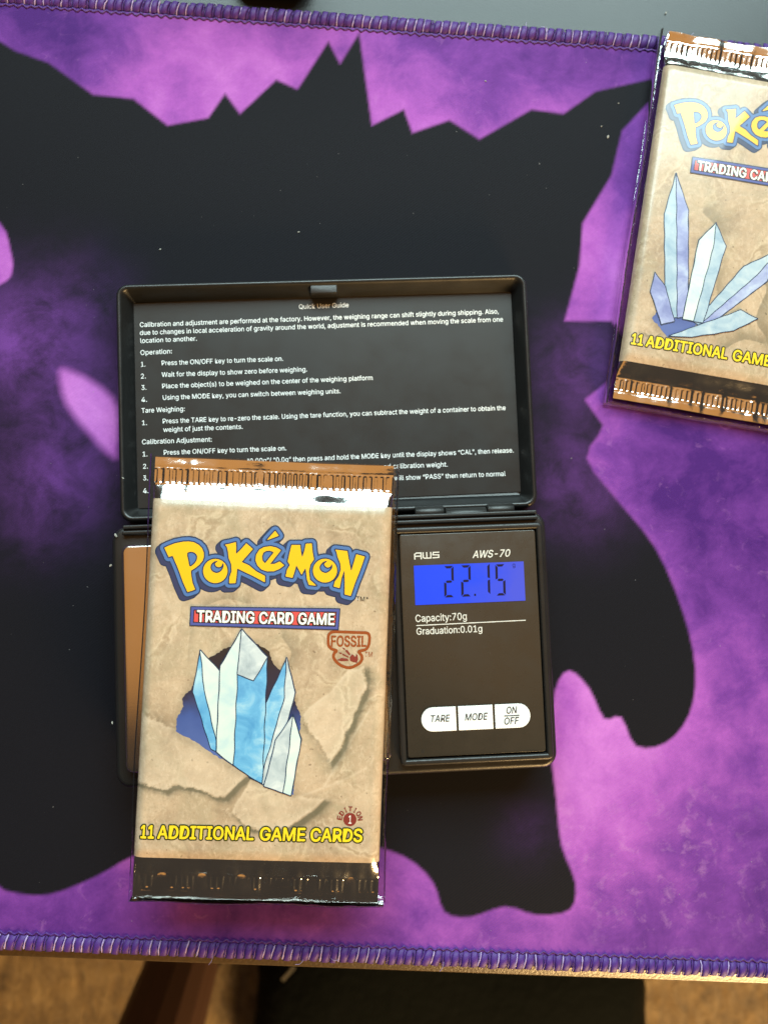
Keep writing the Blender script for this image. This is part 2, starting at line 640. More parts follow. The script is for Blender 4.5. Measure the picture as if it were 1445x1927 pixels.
def catmull(P, n=5, closed=True):
    P = np.asarray(P, float); out = []
    N = len(P)
    for i in range(N if closed else N - 1):
        p0, p1, p2, p3 = (P[(i + k) % N] if closed else P[min(max(i + k, 0), N - 1)] for k in (-1, 0, 1, 2))
        for t in np.arange(n) / n:
            out.append(0.5 * (2 * p1 + (p2 - p0) * t + (2 * p0 - 5 * p1 + 4 * p2 - p3) * t ** 2 + (3 * p1 - p0 - 3 * p2 + p3) * t ** 3))
    return np.array(out)


def mat_cloth():
    core = axis(-130, 150, 0.6)
    xs = np.concatenate([np.linspace(-258, -140, 12), core, np.linspace(162, 258, 10)])
    ys = axis(MAT_B + 4.0, MAT_T - 4.0, 0.6)
    X, Y, F = grid(xs, ys)
    blot = MF.many(np.concatenate([np.array(BLOT[:34], float), catmull(BLOT, 3)[34 * 3:]]), 0); hole = MF.many(catmull(HOLE1, 3), 0)
    S = poly_sdf(X, Y, blot)
    S = np.maximum(S, -poly_sdf(X, Y, hole))
    soft = 0.55 + 0 * X

    def blobs(lst):
        g = np.zeros_like(X)
        for px, py, r, a in lst:
            c = MF.loc(px, py, 0)
            g += a * np.exp(-((X - c[0]) ** 2 + (Y - c[1]) ** 2) / (2 * (r / 6.2) ** 2))
        return g
    glow = np.clip(0.17 + 0.26 * np.exp(-np.maximum(S, 0) / 9.0), 0, 1)
    glow += blobs([(330, 130, 110, .38), (480, 110, 90, .25), (110, 90, 110, -.28), (770, 200, 90, .28), (1000, 130, 110, .02), (1180, 100, 90, -.20),
                   (1150, 470, 70, .30), (1180, 560, 60, .25), (1190, 300, 60, -.2), (160, 760, 60, .30), (0, 480, 40, .25),
                   (1120, 800, 60, .15), (1200, 880, 90, -.05), (1330, 950, 140, -.12), (1150, 1290, 90, .35), (1120, 1480, 100, .42), (1150, 1620, 110, .12),
                   (1400, 1400, 120, .12), (1320, 1560, 130, .08), (1400, 1700, 150, -.05), (700, 1720, 130, .10), (200, 1720, 140, -.05), (60, 1740, 80, -.1)])
    # the blot's printed edge dissolves into violet at its left side
    haze = blobs([(70, 650, 80, .55), (110, 880, 75, .55), (210, 760, 60, .30), (20, 640, 70, .4), (1090, 900, 70, .45), (1100, 690, 60, .5), (1000, 1560, 40, .12),
                  (150, 560, 60, .15), (60, 960, 60, .15)])
    # a pale print patch at the left, soft-edged
    sp = MF.many(catmull([(112, 700), (135, 698), (185, 725), (222, 765), (224, 840), (214, 862), (170, 818), (125, 760)], 3), 0)
    patch = np.clip(0.5 - poly_sdf(X, Y, sp) / 3.0, 0, 1)
    ink = np.clip(0.5 - S / (2 * soft), 0, 1) * (1 - patch)
    Z = np.zeros_like(X)
    V = np.stack([X, Y, Z], -1).reshape(-1, 3)
    return put_np('mat_cloth', V, F, M_MAT, mat_root, True, {'ink': ink, 'glow': np.clip(glow + 0.25 * patch, 0, 1), 'haze': np.clip(haze, 0, 1),
                                                                'spark': np.clip(blobs([(1180, 1640, 90, 1.0), (1300, 1560, 70, .8), (1060, 1560, 40, .5), (1400, 1680, 60, .6), (1240, 1740, 50, .6)]), 0, 1)})


mat_cloth()
# foam/rubber base under the cloth
slab('mat_base', -258, 258, MAT_B + 1, MAT_T - 1, -2.99, -0.05, 4, M_RUBBER, mat_root, 0.3)


def border_strip():
    """thick overlocked edge: a flattened tube all round the mat"""
    ox0, ox1, oy0, oy1 = -260, 260, MAT_B, MAT_T
    rings = []
    n = 10
    for k in range(n):
        a = 2 * PI * k / n
        ins = 2.15 - 2.15 * math.cos(a); z = -1.15 + 1.75 * math.sin(a)
        rings.append([(x, y, z) for x, y in rrect(ox0 + ins, ox1 - ins, oy0 + ins, oy1 - ins, 14 - ins, 6)])
    rings.append(rings[0])
    v, f = loops(rings, False, False)
    return put('stitched_border', v, f, M_THREAD, mat_root, True)


border = border_strip()


def make_stitch():
    """one overlock stitch: a fat bundle over the edge and a thin pale strand beside it"""
    bm = bmesh.new()

    def strand(pts, w, h, mi):
        prev = None
        n = 6
        for (x, y, z) in pts:
            ring = [bm.verts.new((x + w * math.cos(2 * PI * k / n), y, z + h * math.sin(2 * PI * k / n))) for k in range(n)]
            if prev:
                for k in range(n):
                    fc = bm.faces.new((prev[k], prev[(k + 1) % n], ring[(k + 1) % n], ring[k])); fc.material_index = mi
            prev = ring
    strand([(0.5, 2.4, -0.1), (0.35, 1.7, 0.42), (0.1, 0.4, 0.72), (-0.2, -1.0, 0.45), (-0.4, -2.05, -0.5), (-0.5, -2.4, -1.6)], 1.12, 0.38, 0)
    strand([(1.75, 2.0, 0.28), (1.62, 1.0, 0.68), (1.45, 0.0, 0.80), (1.28, -1.0, 0.58), (1.05, -2.0, -0.25), (0.95, -2.35, -1.0)], 0.17, 0.2, 1)
    return bm


st = put_bm('stitch', make_stitch(), [M_THREAD, M_THREAD_LIGHT], border, True)
stitch_data = st.data
alt = []
for q in range(3):
    d = stitch_data.copy()
    for vtx in d.vertices:
        vtx.co.x += (RNG.random() - .5) * 0.0003
        vtx.co.z += (RNG.random() - .5) * 0.00022
    alt.append(d)
alt_dim = []
for q in range(2):                      # stitches whose pale strand has sunk in
    d = alt[q].copy()
    for p_ in d.polygons: p_.material_index = 0
    alt_dim.append(d)
pitch = 2.75
first = True
for side in (1, -1):
    y0 = (MAT_T - 2.1) if side > 0 else (MAT_B + 2.1)
    for k in range(100):
        x = -136 + k * pitch + RNG.normal() * 0.18
        o = st if first else st.copy()
        if not first: COL.objects.link(o); o.parent = border
        first = False
        o.data = alt_dim[int(RNG.integers(0, 2))] if RNG.random() < (0.35 if side > 0 else 0.55) else alt[int(RNG.integers(0, 3))]
        o.location = (x * MM, (y0 + RNG.normal() * 0.05) * MM, 0.06 * MM)
        o.rotation_euler = (0, 0, (0 if side > 0 else PI) + RNG.normal() * 0.07)
        sc = 1 + RNG.normal() * 0.05
        o.scale = (sc, 1 + RNG.normal() * 0.04, sc)


def chain_stitch():
    """the wavering seam thread that runs just inside the border"""
    for y0 in (MAT_T - 4.55, MAT_B + 4.55):
        V, F = [], []
        n = 620; prev = None
        for i in range(n):
            x = -140 + 280 * i / (n - 1)
            y = y0 + 0.34 * math.sin(x * 2 * PI / 2.6) + 0.12 * math.sin(x * 1.7)
            b = len(V)
            for k in range(5):
                a = 2 * PI * k / 5
                V.append((x, y + 0.38 * math.cos(a), 0.12 + (0.24 + 0.12 * math.sin(x * 4.8)) * math.sin(a)))
            if prev is not None:
                for k in range(5):
                    F.append((prev + k, b + k, b + (k + 1) % 5, prev + (k + 1) % 5))
            prev = b
        put('seam_thread', V, F, M_THREAD, mat_root, True)


chain_stitch()


def stray_threads():
    """short loose hairs sticking out of the overlocked edge"""
    V, F = [], []
    for q in range(26):
        x = RNG.uniform(-128, 140); side = 1 if q % 2 else -1
        y = (MAT_T - 1.2) if side > 0 else (MAT_B + 1.2)
        a = RNG.uniform(-.9, .9); L_ = RNG.uniform(1.4, 3.6); cv = RNG.uniform(-1.2, 1.2)
        for i in range(7):
            t_ = i / 6; aa = a + cv * t_
            px_, py_ = x + L_ * t_ * math.sin(aa), y + side * L_ * t_ * math.cos(aa)
            z_ = 0.5 + 0.5 * math.sin(t_ * 2.6); b = len(V)
            for k in range(3):
                V.append((px_ + .055 * math.cos(2.1 * k), py_ + .055 * math.sin(2.1 * k), z_ + .055 * math.cos(2.1 * k + 1)))
            if i:
                for k in range(3): F.append((b - 3 + k, b + k, b + (k + 1) % 3, b - 3 + (k + 1) % 3))
    tag(put('stray_threads', V, F, M_THREAD_LIGHT, mat_root), kind='stuff')


stray_threads()

# black foot of something standing on the desk just behind the mat
fc = MF.loc(512, 3, 0)
foot = empty('stand_foot', (up(512, 3, 0)[0], up(512, 3, 0)[1] + 17.5, -3), MAT_A, 'black rounded stand foot on the desk behind the mat, cut off by the top edge', 'stand')
slab('foot_plate', -13, 13, -13.5, 40, 0, 9, 6, M_RUBBER, foot, 2.0)
slab('foot_post', -6, 6, 8, 24, 8.9, 60, 3, M_RUBBER, foot, 1.0)

# ------------------------------------------------------------------ pocket scale
SA = 0.0391
SF = Frame(-7.14, -25.57, SA)
scale = empty('pocket_scale', (SF.x, SF.y, 0), SA, 'open black digital pocket scale with blue lit display and lid laid back', 'scale')
HX, HY = 61.3, 36.1
TOPZ = 15.4


def case_body():
    rings = []
    for z, ins in ((0, 1.2), (0.8, 0.3), (2.0, 0.0), (12.6, 0.0)):
        rings.append([(x, y, z) for x, y in rrect(-HX + ins, HX - ins, -HY + ins, HY - ins, 4.2 - ins * .5, 6)])
    for k in range(1, 6):
        a = k / 5 * PI / 2
        ins = 1.5 * (1 - math.cos(a)); z = TOPZ - 1.5 + 1.5 * math.sin(a)
        rings.append([(x, y, z) for x, y in rrect(-HX + ins, HX - ins, -HY + ins, HY - ins, 4.2 - ins, 6)])
    v, f = loops(rings)
    o = put('case', v, f, M_SCALE, scale)
    o.data.polygons.foreach_set('use_smooth', [len(p.vertices) == 4 for p in o.data.polygons])
    o.data.set_sharp_from_angle(angle=math.radians(50))
    return o


case = case_body()


def ring_bar(name, x0, x1, y0, y1, w, z0, z1, r, mat, parent):
    """raised rounded bar running round a rectangle"""
    prof = [(0, z0), (0, z1 - 0.5), (0.18, z1 - 0.15), (0.5, z1), (w - 0.5, z1), (w - 0.18, z1 - 0.15), (w, z1 - 0.5), (w, z0)]
    rings = [[(x, y, z) for x, y in rrect(x0 + i, x1 - i, y0 + i, y1 - i, max(r - i, 0.15), 4)] for i, z in prof]
    v, f = loops(rings, False, False)
    o = put(name, v, f, mat, parent, True)
    o.data.set_sharp_from_angle(angle=math.radians(60))
    return o


PC = SF.many([(750, 1007), (1005, 997), (1028, 1413), (769, 1427)], 17.4)
px0, px1 = PC[[0, 3], 0].mean(), PC[[1, 2], 0].mean()
py1, py0 = PC[[0, 1], 1].mean(), PC[[2, 3], 1].mean()
slab('display_panel', px0, px1, py0, py1, TOPZ - .2, 17.3, 0.7, M_PANEL, scale, 0.15)
ring_bar('panel_surround', px0 - 2.1, px1 + 2.1, py0 - 2.3, py1 + 2.1, 1.75, TOPZ - .2, 17.7, 1.4, M_SCALE, scale)
# two stepped ledges along the back edge of the case
for k, (ya, yb, zt) in enumerate(((py1 + 2.9, py1 + 4.1, 16.9), (py1 + 4.5, py1 + 5.7, 16.2))):
    slab('ledge', -HX + 3.5, HX - 2.6, ya, yb, TOPZ - .2, zt, 0.4, M_SCALE, scale, 0.35)

# steel weighing platform with turned-down edges
wl = SF.loc(228, 1026, 19.2); wr = SF.loc(736, 1427, 19.2)
wx0, wx1, wy1, wy0 = wl[0], wr[0] + 0.3, wl[1], SF.loc(231, 1456, 19.2)[1]
rings = []
for z, ins in ((TOPZ + .1, 0.3), (17.0, 0.0), (18.4, 0.0)):
    rings.append([(x, y, z) for x, y in rrect(wx0 + ins, wx1 - ins, wy0 + ins, wy1 - ins, 2.2, 6)])
for k in range(1, 6):
    a = k / 5 * PI / 2
    ins = 0.9 * (1 - math.cos(a)); z = 18.4 + 0.9 * math.sin(a)
    rings.append([(x, y, z) for x, y in rrect(wx0 + ins, wx1 - ins, wy0 + ins, wy1 - ins, 2.2 - ins, 6)])
v, f = loops(rings)
o = put('weighing_platform', v, f, M_STEEL, scale)
o.data.polygons.foreach_set('use_smooth', [len(p.vertices) == 4 for p in o.data.polygons])
o.data.set_sharp_from_angle(angle=math.radians(50))


def zc(z):
    return lambda X, Y: np.full(np.shape(X), z)


def ST(body, a, b, capx, z, **kw):
    """print on the scale: baseline between two places, capital height in mm"""
    return text_geo(body, SF.loc(*a, z), SF.loc(*b, z), capx, **kw)


# LCD
LZ = 17.42
L = SF.many([(778, 1065), (985, 1056), (988, 1130), (782, 1139)], LZ)
lx0, lx1 = L[[0, 3], 0].mean(), L[[1, 2], 0].mean(); ly1, ly0 = L[[0, 1], 1].mean(), L[[2, 3], 1].mean()
lcx, lcy = (lx0 + lx1) / 2, (ly0 + ly1) / 2
lcd_o = put('lcd_screen', [(lx0 - lcx, ly0 - lcy, 0), (lx1 - lcx, ly0 - lcy, 0), (lx1 - lcx, ly1 - lcy, 0), (lx0 - lcx, ly1 - lcy, 0)], [(0, 1, 2, 3)], M_LCD, scale, loc=(lcx, lcy, LZ))


def seven(ch, x, y, w, h, sl):
    """the lit bars of one seven-segment figure"""
    on = {'2': 'abged', '1': 'bc', '5': 'afgcd'}[ch]
    t = w * 0.24; g = t * 0.20
    xs0, xs1, ym = 0, w, h / 2
    P = {
        'a': [(g + .1 * t, h), (w - g - .1 * t, h), (w - t - g, h - t), (t + g, h - t)],
        'd': [(t + g, t), (w - t - g, t), (w - g - .1 * t, 0), (g + .1 * t, 0)],
        'g': [(t * .55 + g, ym), (t + g, ym + t / 2), (w - t - g, ym + t / 2), (w - t * .55 - g, ym), (w - t - g, ym - t / 2), (t + g, ym - t / 2)],
        'f': [(0, ym + g), (0, h - g), (t, h - t - g), (t, ym + t / 2 + g)],
        'e': [(0, g), (0, ym - g), (t, ym - t / 2 - g), (t, t + g)],
        'b': [(w, ym + g), (w - t, ym + t / 2 + g), (w - t, h - t - g), (w, h - g)],
        'c': [(w, g), (w - t, t + g), (w - t, ym - t / 2 - g), (w, ym - g)],
    }
    return [[(x + a + sl * b, y + b) for a, b in P[s]] for s in on]


segs = []
for ch, a, b in (('2', (836, 1124.5), 18), ('2', (868, 1123), 18), ('1', (904, 1119.5), 17), ('5', (933, 1121), 18)):
    p = SF.loc(*a, LZ)
    segs.append(('digit', seven(ch, p[0], p[1], 2.75, 8.75, 0.02)))
for nm, polys in segs:
    V, F = [], []
    for P in polys:
        b = len(V); V += [(x - lcx, y - lcy, 0.05) for x, y in P]; F.append(tuple(range(b, b + len(P))))
    put(nm, V, F, M_SEGMENT, lcd_o)
p = SF.loc(892, 1121.5, LZ)
put('decimal_point', [(p[0] - lcx + a, p[1] - lcy + b, .05) for a, b in ((0, 0), (.5, 0), (.5, .6), (0, .6))], [(0, 1, 2, 3)], M_SEGMENT, lcd_o)
lettering('unit_mark', [(X - lcx, Y - lcy, F) for X, Y, F in [ST('g', (964, 1067), (969, 1066.6), 1.2, LZ)]], zc(0.05), M_SEGMENT, lcd_o)

# panel print
TZ = 17.34
logo = []
bars = []


def strokes_geo(paths, w):
    """thin printed strokes as flat bars"""
    X, Y, F = [], [], []
    for path in paths:
        for (ax, ay), (bx, by) in zip(path[:-1], path[1:]):
            L_ = math.hypot(bx - ax, by - ay) + 1e-9
            ux, uy = (bx - ax) / L_, (by - ay) / L_
            ax2, ay2, bx2, by2 = ax - ux * w / 2, ay - uy * w / 2, bx + ux * w / 2, by + uy * w / 2
            b = len(X)
            for sx, sy, s in ((ax2, ay2, -1), (bx2, by2, -1), (bx2, by2, 1), (ax2, ay2, 1)):
                X.append(sx - uy * s * w / 2); Y.append(sy + ux * s * w / 2)
            F.append((b, b + 1, b + 2, b + 3))
    return np.array(X), np.array(Y), F


def letter_frame(a, b, h, z):
    p0, p1 = SF.loc(*a, z), SF.loc(*b, z)
    u = p1 - p0; n = np.array([-u[1], u[0]]) / np.linalg.norm(u) * h
    return lambda q: tuple(p0 + u * q[0] + n * q[1])


lf = letter_frame((779, 1052), (827, 1050), 1.75, TZ)
AWS = [[(0.03, 0), (0.03, .75), (.1, .93), (.28, .93)], [(.28, 0), (.28, .93)], [(.03, .42), (.28, .42)],
       [(.36, .93), (.36, .2), (.42, .06), (.66, .06)], [(.50, .93), (.50, .06)], [(.66, .93), (.66, .06)],
       [(.97, .93), (.76, .93), (.74, .55), (.97, .5), (.97, .1), (.74, .07)]]
items = []
for path in AWS:                         # each stroke a hair apart so none share a plane
    items.append(strokes_geo([[lf(q) for q in path]], 0.33))
vx, vy, vz, F = [], [], [], []
for k, (X, Y, f) in enumerate(items):
    for q, fc in enumerate(f):
        b = len(vx)
        vx += [X[i] for i in fc]; vy += [Y[i] for i in fc]; vz += [TZ + 0.002 * (k * 5 + q)] * 4
        F.append((b, b + 1, b + 2, b + 3))
put('maker_mark', list(zip(vx, vy, vz)), F, M_SILVERPRINT, scale)
_f = text_field([ST('AWS-70', (889, 1050), (960, 1047), 2.0, TZ, shear=0.25)])
fill('model_print', _f[0], _f[1], _f[2] - 0.05, zc(TZ), M_SILVERPRINT, scale)
rule = SF.many([(784, 1177.2), (988, 1167.2)], TZ)
_f = text_field([ST('Capacity:70g', (782, 1170.5), (878, 1166), 1.95, TZ), ST('Graduation:0.01g', (784, 1194.5), (907, 1189), 1.85, TZ),
                 strokes_geo([[tuple(rule[0]), tuple(rule[1])]], 0.2)])
fill('capacity_print', _f[0], _f[1], _f[2] - 0.035, zc(TZ), M_SILVERPRINT, scale)
lettering('panel_mark', [ST('0', (793, 1417), (798, 1417), 0.9, TZ)], zc(TZ), M_GROOVE, scale)

# the three white keys
B = SF.many([(791, 1333), (998, 1322), (999, 1367), (792, 1379)], TZ)
bx0, bx1 = B[[0, 3], 0].mean(), B[[1, 2], 0].mean(); by1, by0 = B[[0, 1], 1].mean(), B[[2, 3], 1].mean()
cut = SF.many([(860, 1350), (929, 1347)], TZ)[:, 0]
br = (by1 - by0) / 2
arcL = [(bx0 + br + br * math.cos(a) * .95, (by0 + by1) / 2 + br * math.sin(a)) for a in np.linspace(PI / 2, 3 * PI / 2, 12)]
arcR = [(bx1 - br + br * math.cos(a) * .95, (by0 + by1) / 2 + br * math.sin(a)) for a in np.linspace(-PI / 2, PI / 2, 12)]
gp = 0.3
keys = []
for outline in (arcL + [(cut[0] - gp, by0), (cut[0] - gp, by1)],
                [(cut[0] + gp, by1), (cut[0] + gp, by0), (cut[1] - gp, by0), (cut[1] - gp, by1)],
                [(cut[1] + gp, by1), (cut[1] + gp, by0)] + arcR):
    cxk = sum(p[0] for p in outline) / len(outline); cyk = sum(p[1] for p in outline) / len(outline)
    rings = [[(x, y, z) for x, y in [((a - cxk) * s + cxk, (b - cyk) * s + cyk) for a, b in outline]] for z, s in ((17.2, 1), (17.42, 1), (17.5, .985))]
    v, f = loops(rings)
    keys.append(put('key', v, f, M_BUTTON, scale))
KZ = 17.56


def key_print(items, key):
    f_ = text_field(items)
    return fill('key_print', f_[0], f_[1], f_[2] - 0.035, zc(KZ), M_KEYPRINT, key)


key_print([ST('TARE', (811, 1359), (847, 1357.5), 1.85, KZ, shear=0.2)], keys[0])
key_print([ST('MODE', (875, 1356), (918, 1354), 1.85, KZ, shear=0.2)], keys[1])
kr = SF.many([(949, 1347.3), (976, 1346)], KZ)
key_print([ST('ON', (953, 1343), (973, 1342), 1.85, KZ, shear=0.2), ST('OFF', (949, 1363.5), (977, 1362), 1.85, KZ, shear=0.2),
           strokes_geo([[tuple(kr[0]), tuple(kr[1])]], 0.2)], keys[2])

# lid, folded right back on to the mat
lcn = np.array([-9.96, 47.34]) - np.array([SF.x, SF.y])
LX, LY = lcn[0] * SF.c + lcn[1] * SF.s, -lcn[0] * SF.s + lcn[1] * SF.c
LW, LH = 61.2, 35.3
lid = None
rings = []
prof = [(1.0, 0.3), (0.2, 1.1), (0.0, 2.2), (0.0, 6.6), (0.25, 7.5), (0.7, 7.95), (1.1, 8.0), (1.5, 7.8), (1.9, 7.3), (3.9, 3.2), (4.1, 2.75), (4.3, 2.6)]
for ins, z in prof:
    rings.append([(LX + x, LY + y, z) for x, y in rrect(-LW + ins, LW - ins, -LH + ins, LH - ins, max(3.6 - ins * .75, 0.4), 6)])
v, f = loops(rings)
lid = put('lid', v, f, M_LID, scale)
lid.data.polygons.foreach_set('use_smooth', [len(p.vertices) == 4 for p in lid.data.polygons])
lid.data.set_sharp_from_angle(angle=math.radians(45))
GZ = 2.9
G = SF.many([(250, 571), (962, 543), (984, 925), (256, 957)], GZ)
v, f = loops([[(G[i][0], G[i][1], z) for i in (3, 2, 1, 0)] for z in (2.55, GZ)])
put('guide_sheet', v, f, M_LABEL, lid)
# latch lug on the lid's front wall
tb = SF.many([(583, 531), (634, 529)], 8)
slab('latch_lug', tb[0][0], tb[1][0], LY + LH - 4.4, LY + LH - 1.6, 3.2, 7.2, 0.3, M_LID, lid, 0.3)
GT = GZ + 0.05


def GL(body, a, b, cap=1.42):
    return ST(body, a, b, cap, GT)


guide = [GL('Quick User Guide', (563, 581.5), (656, 578)),
         GL('Calibration and adjustment are performed at the factory. However, the weighing range can shift slightly during shipping. Also,', (264, 615.5), (938, 590)),
         GL('due to changes in local acceleration of gravity around the world, adjustment is recommended when moving the scale from one', (264, 630.5), (946, 605)),
         GL('location to another.', (265, 645.5), (371, 641)),
         GL('Operation:', (265, 668), (324, 665)),
         GL('1.', (266, 690), (274, 689.7)), GL('Press the ON/OFF key to turn the scale on.', (305, 687.5), (533, 679)),
         GL('2.', (266, 712.3), (275, 712)), GL('Wait for the display to show zero before weighing.', (305, 709.5), (578, 699)),
         GL('3.', (267, 733.8), (276, 733.5)), GL('Place the object(s) to be weighed on the center of the weighing platform', (306, 731), (701, 715)),
         GL('4.', (267, 756.3), (277, 756)), GL('Using the MODE key, you can switch between weighing units.', (307, 752.5), (641, 740)),
         GL('Tare Weighing:', (267, 777), (348, 773.5)),
         GL('1.', (268, 800), (277, 799.7)), GL('Press the TARE key to re-zero the scale. Using the tare function, you can subtract the weight of a container to obtain the', (307, 797), (951, 771.5)),
         GL('weight of just the contents.', (308, 813), (457, 807)),
         GL('Calibration Adjustment:', (268, 836), (399, 831)),
         GL('1.', (269, 859), (278, 858.7)), GL('Press the ON/OFF key to turn the scale on.', (309, 856), (539, 847.5)),
         GL('2.', (270, 882), (279, 881.7)), GL('\u201c0.00g\u201d/ \u201c0.0g\u201d then press and hold the MODE key until the display shows \u201cCAL\u201d, then release.', (466, 872), (966, 851.5)),
         GL('3.', (270, 904), (279, 903.7)), GL('ed calibration weight.', (722, 882.5), (842, 878)),
         GL('4.', (270, 928), (280, 927.7)), GL('will show \u201cPASS\u201d then return to normal', (742, 904), (951, 895.5))]
for it in guide:
    _f = text_field([it], 0.085, 0.4)
    fill('guide_text', _f[0], _f[1], _f[2] - 0.03, zc(GT), M_WHITE, lid)


# hinge barrels between case and lid
def barrel(x0, x1, y, z, r, mat):
    rings = []
    for x, rr in ((x0, r - .25), (x0 + .25, r), (x1 - .25, r), (x1, r - .25)):
        rings.append([(x, y + rr * math.cos(2 * PI * k / 14), z + rr * math.sin(2 * PI * k / 14)) for k in range(14)])
    v, f = loops(rings)
    o = put('hinge_barrel', v, f, mat, scale, True)
    o.data.set_sharp_from_angle(angle=math.radians(50))
    return o


hy = HY + 0.7
for x0, x1, z, r in ((-44, -30, 9.0, 1.9), (-29.7, -16, 8.2, 2.2), (24.5, 33.0, 9.0, 1.9), (33.3, 45.3, 9.6, 2.3), (45.6, 53.5, 9.0, 1.9)):
    barrel(x0, x1, hy + (-.9 if r > 2.2 else .3), z, r, M_SCALE)

# ------------------------------------------------------------------ booster packs
PW, PH = 32.5, 58.7                    # half width, half length (mm)
FOLD = 47.3                            # print ends here, foil beyond
PZ = 25.0
PF = Frame(-25.46, -32.83, -0.0366)
P2 = Frame(118.6, 100.6, -0.1660)


def smooth01(t):
    t = np.clip(t, 0, 1)
    return t * t * (3 - 2 * t)


def front_h(X, Y, cushion=0.7):
    """height of the wrapper's front over its mid-plane"""
    side = np.sqrt(np.clip(1 - (np.clip((np.abs(X) - 29.6) / (PW - 29.6), 0, 1)) ** 2, 0, 1))
    endt = smooth01((53.0 - np.abs(Y)) / 8.5)
    h = 2.5 * side * endt
    h = h + cushion * np.clip(1 - (X / 31) ** 2, 0, 1) * np.clip(1 - (Y / 50) ** 2, 0, 1)
    near = np.exp(-((54.0 - np.abs(Y)) / 4.2) ** 2) * side
    pk_ = np.sin(X * .62 + np.sign(Y) * 1.3) * .5 + np.sin(X * 1.13 + 2.1 * np.sign(Y)) * .35 + np.sin(X * 1.9 + .7) * .2
    h = h + 0.26 * near * pk_
    return h + 0.10


def logo_polys():
    """letter outlines in millimetres on the pack face"""
    def a(pts): return PF.many([(280 + x / 6.568, 970 + y / 6.568) for x, y in pts], PZ)
    def b(pts): return PF.many([(480 + x / 6.283, 970 + y / 6.283) for x, y in pts], PZ)
    def ell(cx, cy, rx, ry, n=36): return [(cx + rx * math.cos(t), cy + ry * math.sin(t)) for t in np.linspace(0, 2 * PI, n, endpoint=False)]
    letters = [
        [a([(198, 400), (250, 375), (330, 345), (430, 325), (500, 322), (560, 332), (620, 362), (662, 405), (683, 455), (685, 515), (670, 560), (630, 608), (580, 648), (525, 682),
            (530, 745), (545, 830), (578, 915), (530, 932), (485, 945), (430, 825), (370, 660), (300, 497), (250, 512), (225, 455)]),
         a(catmull([(478, 470), (510, 450), (545, 450), (585, 470), (605, 510), (595, 560), (560, 605), (512, 632), (495, 570)], 3).tolist())],
        [a(ell(828, 686, 150, 148)),
         a(catmull([(862, 563), (815, 568), (775, 605), (768, 650), (790, 692), (845, 712), (895, 692), (925, 650), (932, 605), (915, 590), (905, 622), (870, 638), (835, 622), (828, 592)], 3).tolist())],
        [a([(945, 362), (1010, 350), (1080, 330), (1085, 400), (1080, 482), (1140, 425), (1210, 345), (1290, 415), (1225, 490), (1150, 575), (1245, 618), (1330, 690), (1440, 748),
            (1440, 825), (1290, 745), (1097, 653), (1090, 740), (1078, 835), (1000, 838), (1005, 760), (1030, 690), (1025, 600), (995, 530), (985, 450), (970, 385)])],
        [b([(308, 412), (180, 575), (235, 573), (295, 545), (347, 590), (290, 632), (225, 658), (150, 660), (80, 638), (33, 590), (10, 530), (18, 465), (55, 405), (110, 375), (185, 365), (255, 380)]),
         b([(85, 485), (100, 440), (135, 418), (180, 415), (228, 435), (122, 568), (92, 535)])],
        [b([(240, 182), (282, 240), (142, 292)])],
        [b([(435, 350), (535, 350), (545, 440), (560, 502), (588, 410), (603, 335), (672, 332), (680, 430), (697, 520), (655, 580), (638, 660), (650, 760), (725, 828), (640, 820), (618, 760),
            (600, 615), (552, 700), (490, 585), (470, 660), (445, 737), (365, 720), (383, 640), (417, 585), (390, 545), (410, 450)])],
        [b(ell(828, 652, 141, 139)),
         b(catmull([(858, 540), (812, 545), (772, 585), (763, 625), (785, 662), (838, 682), (888, 655), (914, 618), (912, 578), (905, 572), (893, 600), (862, 614), (833, 600), (822, 570)], 3).tolist())],
        [b([(950, 405), (1090, 422), (1105, 510), (1136, 667), (1165, 570), (1197, 460), (1297, 487), (1240, 650), (1180, 800), (1130, 950), (1060, 932), (1062, 800), (1057, 635),
            (1022, 740), (1000, 857), (930, 838), (945, 780), (990, 720), (1015, 640), (1010, 570), (978, 490), (965, 432)])],
    ]
    return letters


M_YEL = flat('yellow_print', (0.80, 0.44, 0.010), 0.35, 0.5)
M_NAVY = flat('navy_outline_print', (0.010, 0.030, 0.075), 0.35, 0.5)
M_BAND = flat('blue_print', (0.062, 0.150, 0.36), 0.35, 0.5)
M_SIDE = flat('slate_blue_print', (0.026, 0.038, 0.100), 0.35, 0.5)
M_RED = flat('red_banner_print', (0.62, 0.075, 0.070), 0.35, 0.5)
M_FRAMEB = flat('indigo_frame_print', (0.065, 0.085, 0.30), 0.35, 0.5)
M_INK = flat('black_print', (0.018, 0.012, 0.012), 0.35, 0.5)
M_WPRINT = flat('cream_print', (0.84, 0.82, 0.74), 0.35, 0.5)
M_BROWN = flat('brown_print', (0.26, 0.055, 0.012), 0.35, 0.5)
M_MAROON = flat('maroon_print', (0.20, 0.030, 0.022), 0.35, 0.5)
M_GREENBLACK = flat('dark_olive_print', (0.018, 0.030, 0.008), 0.35, 0.5)
M_TEXTYEL = flat('bright_yellow_print', (0.85, 0.58, 0.02), 0.35, 0.5)


def wash(name, a, b, c, scale):
    """watercolour print"""
    t = NT(name); v = t.coord()
    f = t.noise(v, scale, 5, 0.6, 0.5)
    return t.set(Base_Color=t.ramp(f, [(0.3, a), (0.5, b), (0.7, c)]), Roughness=0.35, Coat_Weight=0.5)


